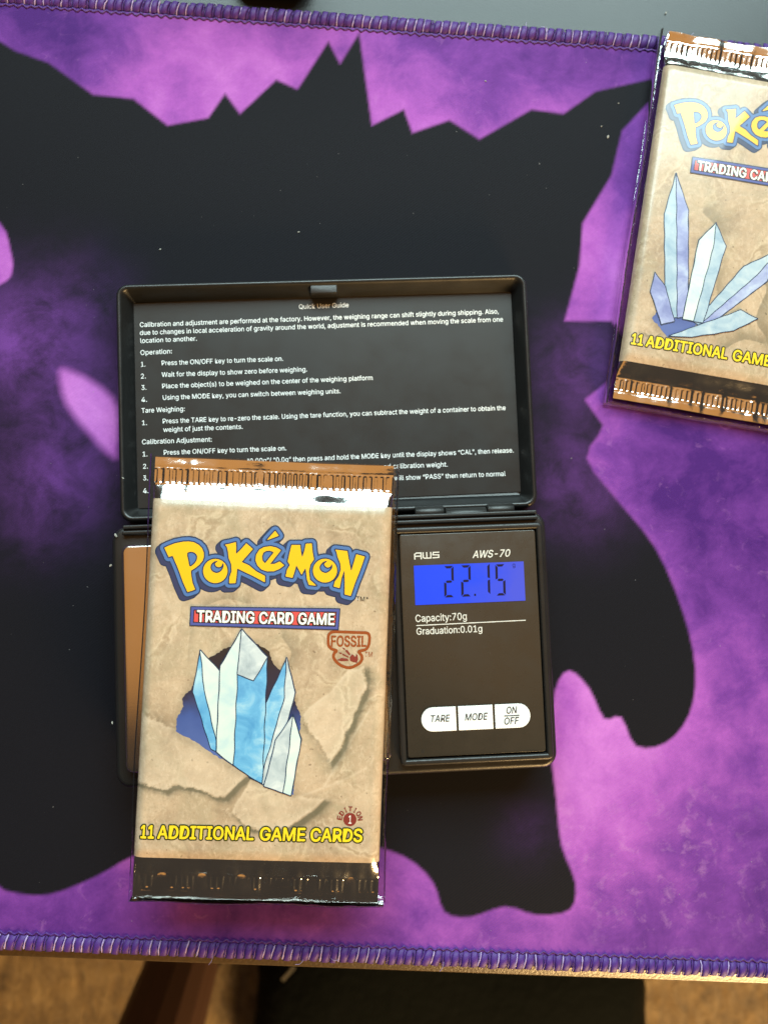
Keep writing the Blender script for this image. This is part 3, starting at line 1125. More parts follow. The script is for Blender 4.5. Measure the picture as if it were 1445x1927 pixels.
M_ICE = wash('blue_wash_print', (0.07, 0.27, 0.52), (0.14, 0.40, 0.64), (0.38, 0.60, 0.70), 0.16)
M_ICE2 = wash('white_wash_print', (0.42, 0.58, 0.62), (0.56, 0.66, 0.63), (0.66, 0.70, 0.65), 0.14)
M_ICE3 = wash('grey_wash_print', (0.30, 0.36, 0.40), (0.46, 0.52, 0.55), (0.62, 0.66, 0.66), 0.2)
M_PALE = wash('pale_wash_print', (0.22, 0.34, 0.46), (0.36, 0.47, 0.56), (0.50, 0.58, 0.62), 0.15)
M_PALE2 = wash('lilac_wash_print', (0.17, 0.20, 0.42), (0.28, 0.32, 0.55), (0.45, 0.52, 0.68), 0.15)


def hole_mat():
    t = NT('torn_hole_print'); tc = t.n('TexCoord'); sp = t.n('SeparateXYZ')
    t.l(tc.outputs['Generated'], sp.inputs[0])
    y = t.math('ADD', sp.outputs[1], t.math('MULTIPLY', t.math('SUBTRACT', t.noise(t.coord(), 0.15, 3), 0.5), 0.25))
    c = t.ramp(y, [(0.25, (0.085, 0.13, 0.34)), (0.45, (0.052, 0.088, 0.27)), (0.64, (0.022, 0.022, 0.050)), (1.0, (0.022, 0.016, 0.013))])
    return t.set(Base_Color=c, Roughness=0.35, Coat_Weight=0.5)


M_HOLE = hole_mat()


def parchment():
    t = NT('parchment_print'); v = t.coord()
    big = t.noise(v, 0.045, 5, 0.6, 0.5)
    mid = t.noise(v, 0.22, 6, 0.65, 0.4)
    fine = t.noise(v, 1.6, 4, 0.7)
    col = t.ramp(t.math('ADD', t.math('MULTIPLY', big, 0.6), t.math('MULTIPLY', mid, 0.4)),
                 [(0.32, (0.29, 0.205, 0.130)), (0.47, (0.45, 0.325, 0.215)), (0.60, (0.54, 0.395, 0.265)), (0.78, (0.64, 0.49, 0.35))])
    col = t.mix(t.ramp(t.noise(v, 0.07, 5, 0.65, 1.0), [(0.46, 0.0), (0.66, 0.55)]), col, (0.335, 0.275, 0.175))
    # printed crease web
    vo = t.n('TexVoronoi', feature='DISTANCE_TO_EDGE')
    vo.inputs['Scale'].default_value = 0.055
    nd = t.n('TexNoise'); nd.inputs['Scale'].default_value = 0.12; nd.inputs['Detail'].default_value = 4
    t.l(v, nd.inputs['Vector'])
    vm = t.n('VectorMath', operation='MULTIPLY_ADD')
    t.l(nd.outputs['Color'], vm.inputs[0]); vm.inputs[1].default_value = (14, 14, 14); t.l(v, vm.inputs[2])
    t.l(vm.outputs[0], vo.inputs['Vector'])
    cr = t.ramp(vo.outputs['Distance'], [(0.0, 1.0), (0.018, 0.35), (0.05, 0.0)])
    gate = t.ramp(t.noise(v, 0.06, 3), [(0.45, 0.0), (0.62, 1.0)])
    col = t.mix(t.math('MULTIPLY', t.math('MULTIPLY', cr, gate), 0.42), col, (0.25, 0.17, 0.09))
    hi = t.ramp(vo.outputs['Distance'], [(0.02, 0.0), (0.05, 1.0), (0.10, 0.0)])
    col = t.mix(t.math('MULTIPLY', t.math('MULTIPLY', hi, gate), 0.28), col, (0.80, 0.66, 0.46))
    fib = t.noise(t.coord((1000, 620, 1000), (0, 0, 0.7)), 0.9, 5, 0.75, 0.8)
    col = t.mix(t.ramp(fib, [(0.50, 0.0), (0.72, 0.5)]), col, (0.70, 0.55, 0.40))
    col = t.mix(t.ramp(fine, [(0.28, 0.5), (0.44, 0.0)]), col, (0.26, 0.175, 0.10))
    speck = t.ramp(t.noise(v, 0.75, 1), [(0.0, 0.0), (0.74, 0.0), (0.77, 1.0)])
    col = t.mix(t.math('MULTIPLY', speck, 0.6), col, (0.13, 0.085, 0.05))
    sh, li = t.attr('shade'), t.attr('light')
    col = t.mix(t.math('MULTIPLY', li, t.ramp(mid, [(0.3, 0.55), (0.6, 1.0)])), col, (0.68, 0.55, 0.41))
    col = t.mix(sh, col, (0.085, 0.080, 0.050))
    return t.set(Base_Color=col, Roughness=0.36, Coat_Weight=0.35, Coat_Roughness=0.12, Specular_IOR_Level=0.4,
                 Normal=t.bump(t.noise(v, 0.10, 4, 0.6), 0.30, 0.0008))


M_PARCH = parchment()


def foil_mat():
    t = NT('wrapper_foil'); v = t.coord()
    w = t.noise(v, 0.28, 4, 0.55, 0.6)
    return t.set(Base_Color=(0.86, 0.85, 0.82), Metallic=1.0, Roughness=t.math('MULTIPLY_ADD', t.noise(v, 0.12, 3), 0.14, 0.075), Normal=t.bump(w, 0.16, 0.0008))


M_FOIL = foil_mat()


def film_mat():
    t = NT('clear_film')
    tr = t.n('BsdfTransparent'); tr.inputs['Color'].default_value = (0.93, 0.94, 0.95, 1)
    gl = t.n('BsdfGlossy'); gl.inputs['Roughness'].default_value = 0.08
    fr = t.n('Fresnel'); fr.inputs['IOR'].default_value = 1.5
    wob = t.bump(t.noise(t.coord(), 0.25, 3), 0.5, 0.0006)
    t.l(wob, fr.inputs['Normal']); t.l(wob, gl.inputs['Normal'])
    mx = t.n('MixShader')
    t.l(t.math('ADD', fr.outputs[0], 0.03), mx.inputs[0]); t.l(tr.outputs[0], mx.inputs[1]); t.l(gl.outputs[0], mx.inputs[2])
    t.l(mx.outputs[0], t.out.inputs['Surface'])
    return t.m


M_FILM = film_mat()

STEP = 0.17
LETTERS = logo_polys()


def logo_fields():
    allp = np.concatenate([p for l in LETTERS for p in l])
    xs = axis(allp[:, 0].min() - 4, allp[:, 0].max() + 3.2, STEP); ys = axis(allp[:, 1].min() - 4, allp[:, 1].max() + 3.2, STEP)
    X, Y = np.meshgrid(xs, ys)
    per = [poly_sdf(X, Y, *l) for l in LETTERS]
    S = np.minimum.reduce(per)
    # band field: letters without their counters
    O = np.minimum.reduce([poly_sdf(X, Y, l[0]) for l in LETTERS])
    return xs, ys, S, O


LOGO = logo_fields()


_TYPE = {}


def TYPE(key, make):
    if key not in _TYPE: _TYPE[key] = text_field(make(), 0.085)
    return _TYPE[key]


def BANNER_IN(fx, fy, bn):
    X, Y = np.meshgrid(fx, fy)
    return poly_sdf(X, Y, bn) + 0.95


def pack_print(root, front, hf, art):
    xs, ys, S, O = LOGO

    def z(off): return lambda X, Y: hf(X, Y) + off
    # the logo: extruded block, outline, blue band, inner line, yellow letters
    sweep = O.copy()
    for k in range(1, 9):
        sx, sy = int(round(-k * 0.135 / STEP)), int(round(-k * 0.125 / STEP))
        sweep = np.minimum(sweep, np.roll(np.roll(O, sx, 1), sy, 0))
    emblem = fill('logo_block_outline', xs, ys, sweep - 1.50, z(0.04), M_NAVY, root)
    emblem.name = 'logo'
    fill('logo_block', xs, ys, sweep - 1.20, z(0.06), M_SIDE, emblem)
    fill('logo_outline', xs, ys, O - 1.50, z(0.08), M_NAVY, emblem)
    fill('logo_band', xs, ys, O - 1.16, z(0.10), M_BAND, emblem)
    fill('letter_outline', xs, ys, S - 0.34, z(0.12), M_NAVY, emblem)
    fill('letters', xs, ys, S - 0.02, z(0.14), M_YEL, emblem)

    def T(body, a, b, cap, **kw): return text_geo(body, PF.loc(*a, PZ), PF.loc(*b, PZ), cap, **kw)
    lettering('trademark_print', [T('TM*', (670, 1131), (693, 1132), 1.25, off=0.0)], z(0.05), M_INK, root)
    # banner
    bn = PF.many([(360, 1141), (640, 1145), (637, 1185), (358, 1177)], PZ)
    bx = axis(bn[:, 0].min() - 1.5, bn[:, 0].max() + 1.5, 0.16); by = axis(bn[:, 1].min() - 1.5, bn[:, 1].max() + 1.5, 0.16)
    X, Y = np.meshgrid(bx, by); SB = poly_sdf(X, Y, bn)
    ban = fill('banner', bx, by, SB - 0.10, z(0.16), M_NAVY, root)
    fill('banner_frame', bx, by, SB + 0.18, z(0.175), M_FRAMEB, ban)
    fill('banner_line', bx, by, SB + 0.82, z(0.19), M_INK, ban)
    fill('banner_field', bx, by, SB + 1.05, z(0.205), M_RED, ban)
    words = [('TRADING', (372, 1169.5), (479, 1172)), ('CARD', (489, 1172.5), (552, 1173.8)), ('GAME', (562, 1174), (629, 1175.3))]
    fx, fy, fS = TYPE('banner', lambda: [T(w, a, b, 2.95) for w, a, b in words])
    sh_ = np.minimum(fS, np.roll(np.roll(fS, -3, 0), -2, 1))
    fill('banner_shadow', fx, fy, np.maximum(sh_ - 0.30, BANNER_IN(fx, fy, bn)), z(0.22), M_INK, ban)
    fill('banner_text', fx, fy, fS - 0.11, z(0.235), M_WPRINT, ban)
    # bottom line
    words = [('11', (265, 1577), (289, 1577.5)), ('ADDITIONAL', (297, 1577.5), (477, 1580)), ('GAME', (490, 1580.5), (574, 1582)), ('CARDS', (585, 1582.5), (681, 1584))]
    fx, fy, fS = TYPE('bottom', lambda: [T(w, a, b, 3.25, shear=0.04) for w, a, b in words])
    btm = fill('bottom_text_outline', fx, fy, fS - 0.45, z(0.05), M_GREENBLACK, root)
    fill('bottom_text', fx, fy, fS - 0.12, z(0.07), M_TEXTYEL, btm)
    if art != 1: return
    # small set badge
    def q(pts): return PF.many([(600 + x / 12.04, 1170 + y / 12.04) for x, y in pts], PZ)
    out = q(catmull([(225, 300), (290, 235), (420, 225), (700, 235), (950, 245), (1090, 255), (1145, 320), (1140, 470), (1110, 570), (1060, 625), (960, 655),
                     (905, 685), (965, 760), (975, 850), (925, 930), (830, 990), (720, 1035), (600, 1025), (480, 970), (390, 890), (335, 800), (345, 720), (400, 655),
                     (330, 625), (270, 595), (225, 530), (215, 420)], 4))
    gx = axis(out[:, 0].min() - 1.5, out[:, 0].max() + 1.5, 0.12); gy = axis(out[:, 1].min() - 1.5, out[:, 1].max() + 1.5, 0.12)
    X, Y = np.meshgrid(gx, gy); SO = poly_sdf(X, Y, out)
    badge = fill('set_badge', gx, gy, np.abs(SO) - 0.38, z(0.05), M_BROWN, root)
    bones = [[(515, 575), (590, 600), (600, 625), (570, 630)], [(600, 640), (650, 640), (720, 740), (690, 760), (600, 660)], [(440, 695), (520, 695), (525, 730), (480, 720)],
             [(540, 715), (680, 790), (670, 810), (535, 750)], [(410, 865), (520, 815), (660, 840), (670, 880), (520, 890)], [(700, 800), (760, 730), (830, 800), (850, 725), (880, 760), (890, 840), (860, 930), (780, 910), (710, 880)]]
    SBn = np.minimum.reduce([poly_sdf(X, Y, q(b)) for b in bones])
    fill('hand_bones', gx, gy, SBn, z(0.06), M_MAROON, badge)
    fx, fy, fS = text_field([text_geo('FOSSIL', q([(285, 552)])[0], q([(1070, 560)])[0], 2.75)], 0.07)
    fill('set_name', fx, fy, fS - 0.10, z(0.06), M_BROWN, badge)
    lettering('trademark_print', [text_geo('TM', q([(1040, 790)])[0], q([(1210, 795)])[0], 1.3)], z(0.05), M_BROWN, root)
    # first-edition stamp
    c = PF.loc(658.5, 1542, PZ)
    rad = (59 / 5.16) / 7.0
    sx = axis(c[0] - 2.4, c[0] + 2.4, 0.12); sy = axis(c[1] - 2.4, c[1] + 2.4, 0.12)
    X, Y = np.meshgrid(sx, sy)
    stamp = fill('edition_stamp', sx, sy, np.hypot(X - c[0], Y - c[1]) - rad * 1.06, z(0.05), M_MAROON, root)
    lettering('stamp_numeral', [text_geo('1', (c[0] - .35, c[1] - 1.05), (c[0] + .45, c[1] - 1.05), 2.1)], z(0.06), M_WPRINT, stamp)
    its = []
    for k, ch in enumerate('EDITION'):
        a = math.radians(172 - k * 27.5)
        ctr = np.array([c[0] + 2.1 * math.cos(a), c[1] + 2.1 * math.sin(a)])
        u = np.array([math.sin(a), -math.cos(a)])
        w = 0.28 if ch == 'I' else 0.95
        its.append(text_geo(ch, ctr - u * w / 2, ctr + u * w / 2, 1.25))
    fx, fy, fS = text_field(its, 0.06)
    fill('stamp_text', fx, fy, fS - 0.07, z(0.05), M_MAROON, stamp)


def pack_art(root, hf, art):
    """a torn opening in the parchment with a plain cluster of ice crystals as stand-in picture"""
    def z(off): return lambda X, Y: hf(X, Y) + off
    if art == 1:
        L_ = lambda pts: PF.many(pts, PZ)
        hole = L_([(332, 1376), (334, 1352), (345, 1330), (344, 1312), (362, 1296), (366, 1280), (384, 1262), (392, 1240), (420, 1222), (450, 1212), (486, 1212), (508, 1226), (514, 1246), (528, 1262),
                   (538, 1282), (552, 1302), (556, 1322), (566, 1346), (566, 1372), (556, 1390), (545, 1402), (546, 1430), (554, 1456), (552, 1494), (526, 1488), (498, 1478), (470, 1460), (440, 1440), (405, 1420), (370, 1396)])
        shards = [([(398, 1408), (364, 1302), (378, 1224), (414, 1262), (430, 1424)], M_ICE),
                  ([(378, 1224), (414, 1262), (430, 1424), (414, 1416), (386, 1300)], M_ICE2),
                  ([(470, 1462), (502, 1322), (540, 1238), (556, 1302), (508, 1482)], M_ICE),
                  ([(540, 1238), (556, 1302), (508, 1482), (490, 1472), (536, 1312)], M_ICE3),
                  ([(408, 1414), (416, 1252), (456, 1184), (504, 1236), (494, 1474), (470, 1460)], M_ICE),
                  ([(408, 1414), (416, 1252), (456, 1184), (448, 1268), (440, 1440)], M_ICE2),
                  ([(456, 1184), (504, 1236), (478, 1280), (448, 1268)], M_ICE3),
                  ([(498, 1478), (520, 1392), (552, 1344), (567, 1390), (548, 1496), (524, 1488)], M_ICE3),
                  ([(552, 1344), (567, 1390), (548, 1496), (534, 1490), (546, 1400)], M_ICE2)]
    else:
        c, s = P2.c, P2.s
        L_ = lambda pts: P2.many(pts, 6.5)
        hole = L_([(1226, 598), (1240, 582), (1266, 566), (1268, 554), (1292, 558), (1306, 552), (1318, 572), (1326, 582), (1329, 600), (1314, 608), (1300, 620), (1264, 634), (1254, 633), (1244, 618)])
        shards = [([(1306, 606), (1398, 502), (1466, 470), (1442, 530), (1326, 618)], M_PALE),
                  ([(1466, 470), (1442, 530), (1326, 618), (1316, 612), (1422, 520)], M_PALE2),
                  ([(1252, 600), (1250, 402), (1272, 326), (1294, 396), (1294, 594)], M_PALE),
                  ([(1272, 326), (1294, 396), (1294, 594), (1274, 598), (1273, 404)], M_PALE2),
                  ([(1284, 600), (1314, 452), (1346, 420), (1364, 464), (1322, 608)], M_PALE),
                  ([(1284, 600), (1314, 452), (1346, 420), (1340, 468), (1304, 604)], M_ICE2),
                  ([(1244, 610), (1224, 548), (1232, 512), (1252, 540), (1268, 604)], M_PALE2),
                  ([(1258, 632), (1320, 610), (1392, 584), (1424, 600), (1380, 622), (1300, 634)], M_PALE)]
    gx = axis(hole[:, 0].min() - 1, hole[:, 0].max() + 1, 0.16); gy = axis(hole[:, 1].min() - 1, hole[:, 1].max() + 1, 0.16)
    X, Y = np.meshgrid(gx, gy)
    S = poly_sdf(X, Y, hole) + 0.16 * np.sin(X * 2.3 + 2 * np.sin(Y * 1.7)) * np.sin(Y * 2.9 + X) + RNG.normal(0, 0.035, X.shape)
    pic = fill('torn_opening', gx, gy, S, z(0.03), M_HOLE, root)
    P = [(L_(p), m) for p, m in shards]
    A = np.concatenate([p for p, m in P])
    gx = axis(A[:, 0].min() - 1, A[:, 0].max() + 1, 0.15); gy = axis(A[:, 1].min() - 1, A[:, 1].max() + 1, 0.15)
    X, Y = np.meshgrid(gx, gy)
    for k, (p, m) in enumerate(P):
        S = poly_sdf(X, Y, p) + 0.10 * np.sin(X * 0.9 + k) * np.sin(Y * 0.8 + 2 * k)
        line = fill('crystal_outline', gx, gy, S - 0.20, z(0.05 + 0.02 * k), M_NAVY, pic)
        fill('crystal', gx, gy, S + 0.06, z(0.06 + 0.02 * k), m, pic)


def art_shading(X, Y, art):
    """printed folds and torn flaps of the parchment picture (flat print)"""
    shade = np.zeros_like(X); light = np.zeros_like(X)
    if art == 1:
        conv = lambda pts: PF.many(pts, PZ)
        lines = [                 ([(682, 1290), (676, 1262)], 1.0, .35, (.9, .2)),
                 ([(330, 1376), (278, 1350)], 1.2, .30, (0, 1)),
                 ([(545, 1490), (606, 1506)], .8, .25, (0, 1)),
                 ([(566, 1340), (600, 1410), (618, 1432)], 1.2, .28, (-1, 0)),
                 ([(390, 1140), (430, 1128), (470, 1140)], 2.2, .38, (0, 1)),
                 ([(358, 1180), (352, 1240)], 1.4, .22, (1, 0)),
                 ([(530, 1200), (548, 1230), (530, 1260)], 2.6, .45, (.8, .2)),
                 ([(500, 940), (545, 985), (560, 1020)], 1.0, .18, (1, 0)),
                 ([(330, 1560), (352, 1600), (350, 1616)], .7, .3, (1, 0))]
        hi = [([(610, 1480), (668, 1380), (700, 1330)], .35, .5), ([(560, 1500), (640, 1470), (700, 1440)], .35, .35), ([(275, 1475), (312, 1484), (372, 1478), (420, 1494), (460, 1460)], .5, .4),
              ([(618, 1432), (650, 1376), (682, 1290)], .5, .35), ([(300, 1100), (330, 1180), (290, 1260)], .4, .25)]
        hole = conv([(332, 1376), (345, 1320), (385, 1255), (430, 1215), (490, 1212), (540, 1285), (567, 1360), (545, 1402), (553, 1494), (480, 1468), (400, 1418)])
    else:
        conv = lambda pts: P2.many(pts, 6.5)
        lines = [([(1213, 624), (1230, 632), (1246, 622)], 1.0, .5, (0, -1)), ([(1225, 560), (1232, 580)], 1.0, .3, (1, 0)),
                 ([(1320, 400), (1350, 430)], 4.5, .45, (1, 0)), ([(1400, 520), (1440, 540), (1420, 600), (1445, 640)], 6, .55, (1, 0)), ([(1360, 660), (1400, 640), (1440, 650)], 3, .5, (0, 1)),
                 ([(1340, 500), (1350, 570)], 3.5, .4, (1, 0)), ([(1270, 645), (1278, 655)], 1.2, .4, (1, 0)), ([(1300, 650), (1306, 630)], .8, .3, (1, 0))]
        hi = [([(1216, 610), (1250, 640), (1300, 655)], .5, .3)]
        hole = conv([(1226, 598), (1268, 556), (1306, 552), (1329, 600), (1264, 634), (1244, 618)])
    for pts, w, a, n in lines:
        P = catmull(conv(pts), 4, False) if len(pts) > 2 else conv(pts)
        d = seg_dist(X, Y, P, False)
        # only to one side of the torn edge
        mid = P.mean(0)
        dd = seg_dist(X - n[0] * 0.35, Y - n[1] * 0.35, P, False)
        shade = np.maximum(shade, a * np.exp(-(d / w) ** 2) * np.clip((d - dd) / 0.3 + 0.35, 0, 1))
    for pts, w, a in hi:
        P = catmull(conv(pts), 4, False) if len(pts) > 2 else conv(pts)
        light = np.maximum(light, a * np.exp(-(seg_dist(X, Y, P, False) / w) ** 2))
    flaps = []
    if art == 1:
        flaps = [[(240, 1340), (284, 1350), (330, 1377), (372, 1398), (440, 1441), (466, 1458), (448, 1472), (426, 1496), (404, 1496), (386, 1484), (368, 1480), (350, 1482), (336, 1476), (312, 1485), (298, 1478), (240, 1466)],
                 [(652, 1262), (680, 1256), (690, 1292), (674, 1328), (664, 1346), (652, 1380), (642, 1408), (618, 1436), (602, 1404), (568, 1346), (584, 1328), (622, 1300)],
                 [(470, 1466), (512, 1484), (552, 1497), (608, 1505), (590, 1524), (566, 1540), (540, 1556), (505, 1562), (462, 1556), (436, 1528)]]
    jx = RNG.normal(0, .07, X.shape)
    for q in range(14):                     # irregular torn fibres
        th, fq = RNG.random() * 6.28, 0.5 * 1.24 ** q
        jx = jx + 0.30 / (1 + 0.35 * q) * np.sin(fq * (X * math.cos(th) + Y * math.sin(th)) + RNG.random() * 6.28)
    for P in flaps:
        P = conv(P)
        dn = poly_sdf(X + jx, Y + jx, P)
        dsh = poly_sdf(X - 0.9 + jx, Y + 1.1 + jx, P)
        out_ = np.clip(dn / 0.35, 0, 1)
        shade = np.maximum(shade, 0.80 * out_ * np.clip(1 - np.maximum(dsh, 0) / 2.3, 0, 1) ** 1.8)
        light = np.maximum(light, np.clip(-dn / 0.4, 0, 1) * (0.30 + 0.45 * np.exp(-np.maximum(-dn, 0) / 0.8)))
        shade = np.where(dn < 0, shade * np.clip(1 + dn / 0.3, 0, 1), shade)
    d = poly_sdf(X, Y, hole)
    shade = np.maximum(shade, 0.30 * np.exp(-(np.maximum(d, 0) / 1.4) ** 2))
    return shade, light


def booster(frame, z, art, label, sleeve_label, m, sleeve_box, warp, tilt):
    root = empty('card_pack', (frame.x, frame.y, z), frame.a, label, 'card pack', 'card packs in clear sleeves')
    hf = front_h
    # front sheet
    xs = axis(-PW, PW, 0.28); ys = axis(-FOLD, FOLD, 0.28)
    X, Y, F = grid(xs, ys)
    shade, light = art_shading(X, Y, art)
    V = np.stack([X, Y, hf(X, Y)], -1).reshape(-1, 3)
    front = put_np('wrapper_front', V, F, M_PARCH, root, True, {'shade': shade, 'light': light})
    # back sheet
    Vb = np.stack([X, Y, -(hf(X, Y, 0.2) - 0.2) * 0.9], -1).reshape(-1, 3)
    put_np('wrapper_back', Vb, F[:, ::-1], M_FOIL, root)
    # crimped foil ends
    rs = np.random.default_rng(11 + art)
    ph = rs.random(12) * 6.28
    for end in (1, -1):
        xs = axis(-PW, PW, 0.16); ys = axis(FOLD, PH, 0.16)
        X, Y, F = grid(xs, ys)
        base = hf(X, Y)
        # crumples grow away from the body
        t = smooth01((Y - FOLD) / 3.0)
        wr = sum(np.sin(X * f1 + Y * f2 * end + ph[i]) * a for i, (f1, f2, a) in enumerate(((.10, .16, .26), (.23, -.10, .13), (.47, .3, .05), (.9, .2, .022), (1.6, .6, .010))))
        lip = np.exp(-((Y - PH) / 1.6) ** 2) * (0.32 * np.sin(X * .16 + ph[5] + end) + 0.10 * np.sin(X * .5 + ph[6]))
        Zf = base + warp[0 if end > 0 else 1] * t * (wr + lip)
        # ridged sealing band
        y0, y1 = PH - 7.2, PH - 2.9
        if end < 0: y0, y1 = PH - 6.2, PH - 2.6
        env = smooth01((Y - y0) / 0.5) * smooth01((y1 - Y) / 0.5)
        amp = 0.12 * (0.85 + 0.15 * np.sin(X * .13 + ph[7]))
        pitch_ = 1.58
        r_ = np.sin(2 * PI * (X + 0.25 * np.sin(X * .3 + ph[8])) / pitch_)
        Zf = Zf + env * amp * np.tanh(1.5 * r_) - 0.10 * env
        # dents right by the band
        Zf = Zf - 0.13 * t * np.exp(-((Y - y0 + .3) / .45) ** 2) - 0.09 * t * np.exp(-((Y - y1 - .3) / .35) ** 2)
        Zf = Zf + math.tan(math.radians(tilt[0 if end > 0 else 1])) * np.maximum(Y - FOLD - 1.5, 0)
        V = np.stack([X, Y * end, Zf], -1).reshape(-1, 3)
        put_np('foil_crimp', V, F if end > 0 else F[:, ::-1], M_FOIL, root)
        Xb, Yb, Fb = grid(axis(-PW, PW, 0.65), axis(FOLD, PH, 0.6))
        V = np.stack([Xb, Yb * end, -(hf(Xb, Yb) - .1) * 0.9 - 0.45 * smooth01((Yb - FOLD) / 3)], -1).reshape(-1, 3)
        put_np('foil_back', V, Fb[:, ::-1] if end > 0 else Fb, M_FOIL, root)
    pack_print(root, front, hf, art)
    pack_art(root, hf, art)
    # clear sleeve: back film, welded sides standing proud of the pack, open mouth at the top
    sl = empty('plastic_sleeve', (frame.x, frame.y, z), frame.a, sleeve_label, 'sleeve', 'clear sleeves round the card packs')
    x0, x1, y0, y1 = sleeve_box
    v, f = loops([[(x0, y0, zz), (x1, y0, zz), (x1, y1, zz), (x0, y1, zz)] for zz in (-3.0, -2.94)])
    if z < 10:
        v = [(a, b, c + 0.3) for a, b, c in v]
    put('back_film', v, f, M_FILM, sl)

    def wall(name, path, n=None):
        """film strip swept along the pack's outline: profile curls from the back up over the edge"""
        V, F = [], []
        for (x, y, nx, ny) in path:
            b = len(V)
            for o_, zz in ((0, -2.9), (.25, -1.6), (.35, -.4), (.2, .6), (-.25, 1.1)):
                V.append((x + nx * o_, y + ny * o_, zz + 0.2 * math.sin(x * .2 + y * .13)))
            if b:
                for k in range(4): F.append((b - 5 + k, b + k, b + k + 1, b - 4 + k))
        return put(name, V, F, M_FILM, sl, True)
    ysn = np.linspace(y0, y1, 60)
    wall('side_fold', [(x0 + .25 * math.sin(y * .09), y, -1, 0) for y in ysn])
    wall('side_fold', [(x1 + .25 * math.sin(y * .08 + 1), y, 1, 0) for y in ysn])
    wall('bottom_fold', [(x, y0 + .2 * math.sin(x * .2), 0, -1) for x in np.linspace(x0, x1, 40)])
    return root


booster(PF, 22.3, 1, 'tan foil card pack with blue crystal picture, lying across the scale',
        'clear plastic sleeve around the tan pack that lies on the scale', M_PARCH, (-33.3, 34.0, -59.2, 59.4), (1.0, 0.22), (0, -4.5))
booster(P2, 3.4, 2, 'tan foil card pack with pale shard picture, lying on the mat at right',
        'clear plastic sleeve around the pack lying on the mat at the right', M_PARCH, (-34.6, 34.2, -60.6, 59.2), (1.3, 0.6), (5.5, -1))

# ------------------------------------------------------------------ below the desk: a bare leg, a black bag
M_SKIN = flat('skin', (0.085, 0.042, 0.027), 0.6)


def person_leg():
    root = empty('person', (-180, -400, -730), 0, 'person of whom only a bare brown lower leg shows, standing on the tan carpet', 'person')
    me = bpy.data.meshes.new('leg')
    J = [((-40, -200, 430), .056), ((-28, -130, 300), .052), ((-14, -65, 190), .045), ((-2, -10, 90), .039), ((0, 15, 42), .040), ((5, 85, 30), .037), ((8, 140, 22), .033)]
    toes = [((-18, 185, 14), .013), ((-2, 192, 13), .010), ((14, 190, 12), .0095), ((28, 184, 11), .009), ((40, 174, 10), .0085)]
    vs = [j[0] for j in J]; rs = [j[1] for j in J]; es = [(i, i + 1) for i in range(len(J) - 1)]
    for p_, r in toes:
        b = len(vs)
        mid = tuple((a * .35 + c * .65) for a, c in zip(J[-1][0], p_))
        vs += [mid, p_]; rs += [r * 1.1, r]; es += [(len(J) - 1, b), (b, b + 1)]
    me.from_pydata([[c * MM for c in v_] for v_ in vs], es, [])
    o = bpy.data.objects.new('leg', me); COL.objects.link(o); o.parent = root
    md = o.modifiers.new('skin', 'SKIN')
    for i, r in enumerate(rs): me.skin_vertices[0].data[i].radius = (r, r * (0.8 if 4 <= i <= 6 else 1))
    me.skin_vertices[0].data[0].use_root = True
    o.modifiers.new('sub', 'SUBSURF').levels = 2
    o.modifiers['sub'].render_levels = 2
    me.materials.append(M_SKIN)
    return root


person_leg()


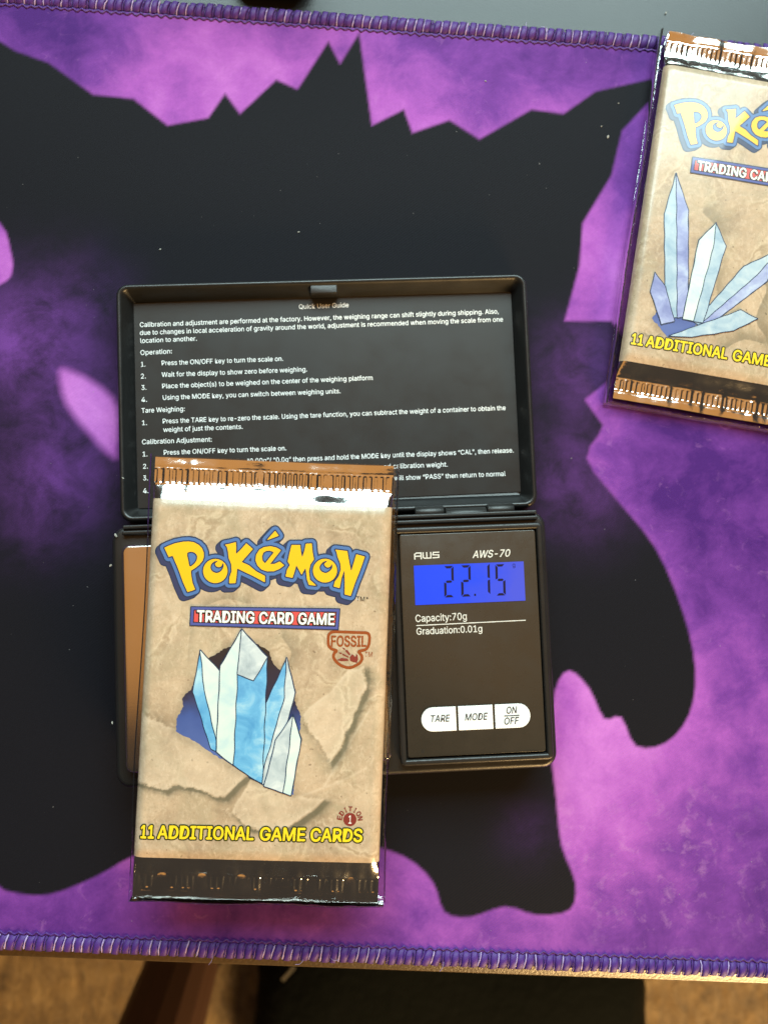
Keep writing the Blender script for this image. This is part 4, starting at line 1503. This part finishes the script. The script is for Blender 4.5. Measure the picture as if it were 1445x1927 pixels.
def bag():
    t = NT('black_bag_cloth'); v = t.coord()
    mat = t.set(Base_Color=(0.0022, 0.0035, 0.0036), Roughness=0.9, Specular_IOR_Level=0.12, Normal=t.bump(t.noise(v, 0.06, 4), 0.6, 0.006))
    root = empty('bag', (105, -540, -730), -0.05, 'large black soft bag lying in deep shadow on the carpet below the desk edge', 'bag')
    rings = []
    for z, s, b in ((0, .93, 0), (8, .98, 0), (40, 1.0, 1), (75, .95, 2), (100, .82, 2), (112, .6, 2), (117, .3, 1)):
        ring = []
        for k in range(48):
            a = 2 * PI * k / 48
            ca, sa = math.cos(a), math.sin(a)
            rr = 1 / (abs(ca) ** 3.2 + abs(sa) ** 3.2) ** (1 / 3.2)
            w = 1 + 0.025 * math.sin(5 * a + z * .05) + 0.015 * math.sin(11 * a + z * .1)
            ring.append((228 * s * rr * w * ca, 170 * s * rr * w * sa, z + 4 * b * math.sin(3 * a)))
        rings.append(ring)
    v_, f_ = loops(rings)
    put('bag_body', v_, f_, mat, root, True)
    # dark tapered strip added for the shade between leg and carpet
    V, F = [], []
    for i in range(20):
        tt = i / 19
        x = -215 - 70 * math.sin(tt * PI * .55); y = 110 - 100 * tt; w = 13 * (1 - tt) + 2; z = 60 * (1 - tt) ** 1.5 + 5
        b = len(V)
        V += [(x - w, y, z), (x + w, y, z), (x + w, y, z + 4), (x - w, y, z + 4)]
        if i:
            for k in range(4): F.append((b - 4 + k, b - 4 + (k + 1) % 4, b + (k + 1) % 4, b + k))
    put('shade_wedge', V, F, mat, root)
    V = [(-190 + a * .75 + b * .5, 88 + a * .9 - b * .3, 128 + c) for a, b, c in ((0, -3, 0), (16, -3, 0), (16, 3, 0), (0, 3, 0), (0, -3, 3), (16, -3, 3), (16, 3, 3), (0, 3, 3))]
    put('zip_pull', V, [(0, 3, 2, 1), (4, 5, 6, 7), (0, 1, 5, 4), (1, 2, 6, 5), (2, 3, 7, 6), (3, 0, 4, 7)], flat('dull_metal', (0.10, 0.095, 0.085), 0.6, Metallic=1.0), root)


bag()

# ------------------------------------------------------------------ crumbs of lint on the mat and scale
def lint():
    bm = bmesh.new()
    spots = [((302, 470), 0, .3), ((562, 437), 0, .28), ((1143, 258), 0, .42), ((1131, 238), 0, .2), ((1163, 195), 0, .2), ((1252, 25), -2.9, .4), ((913, 153), 0, .22),
             ((232, 900), 9, .3), ((219, 1008), 15.6, .5), ((209, 1064), 15.6, .35), ((212, 1360), 15.6, .3), ((628, 545), 2.2, .3), ((675, 548), 2.2, .35), ((735, 547), 2.2, .3), ((1015, 1003), 15.6, .3)]
    for (px, py), z, r in spots:
        c = up(px, py, z)
        bmesh.ops.create_icosphere(bm, subdivisions=1, radius=r, matrix=Matrix.Translation((c[0], c[1], z + .15)) @ Matrix.Rotation(random.random() * 3, 4, 'Z') @ Matrix.Diagonal((1.5, .7, .5, 1)))
    for vv in bm.verts: vv.co += Vector((RNG.normal() * .05, RNG.normal() * .05, 0))
    o = put_bm('lint', bm, flat('pale_lint', (0.34, 0.32, 0.28), 0.9))
    tag(o, kind='stuff')


lint()
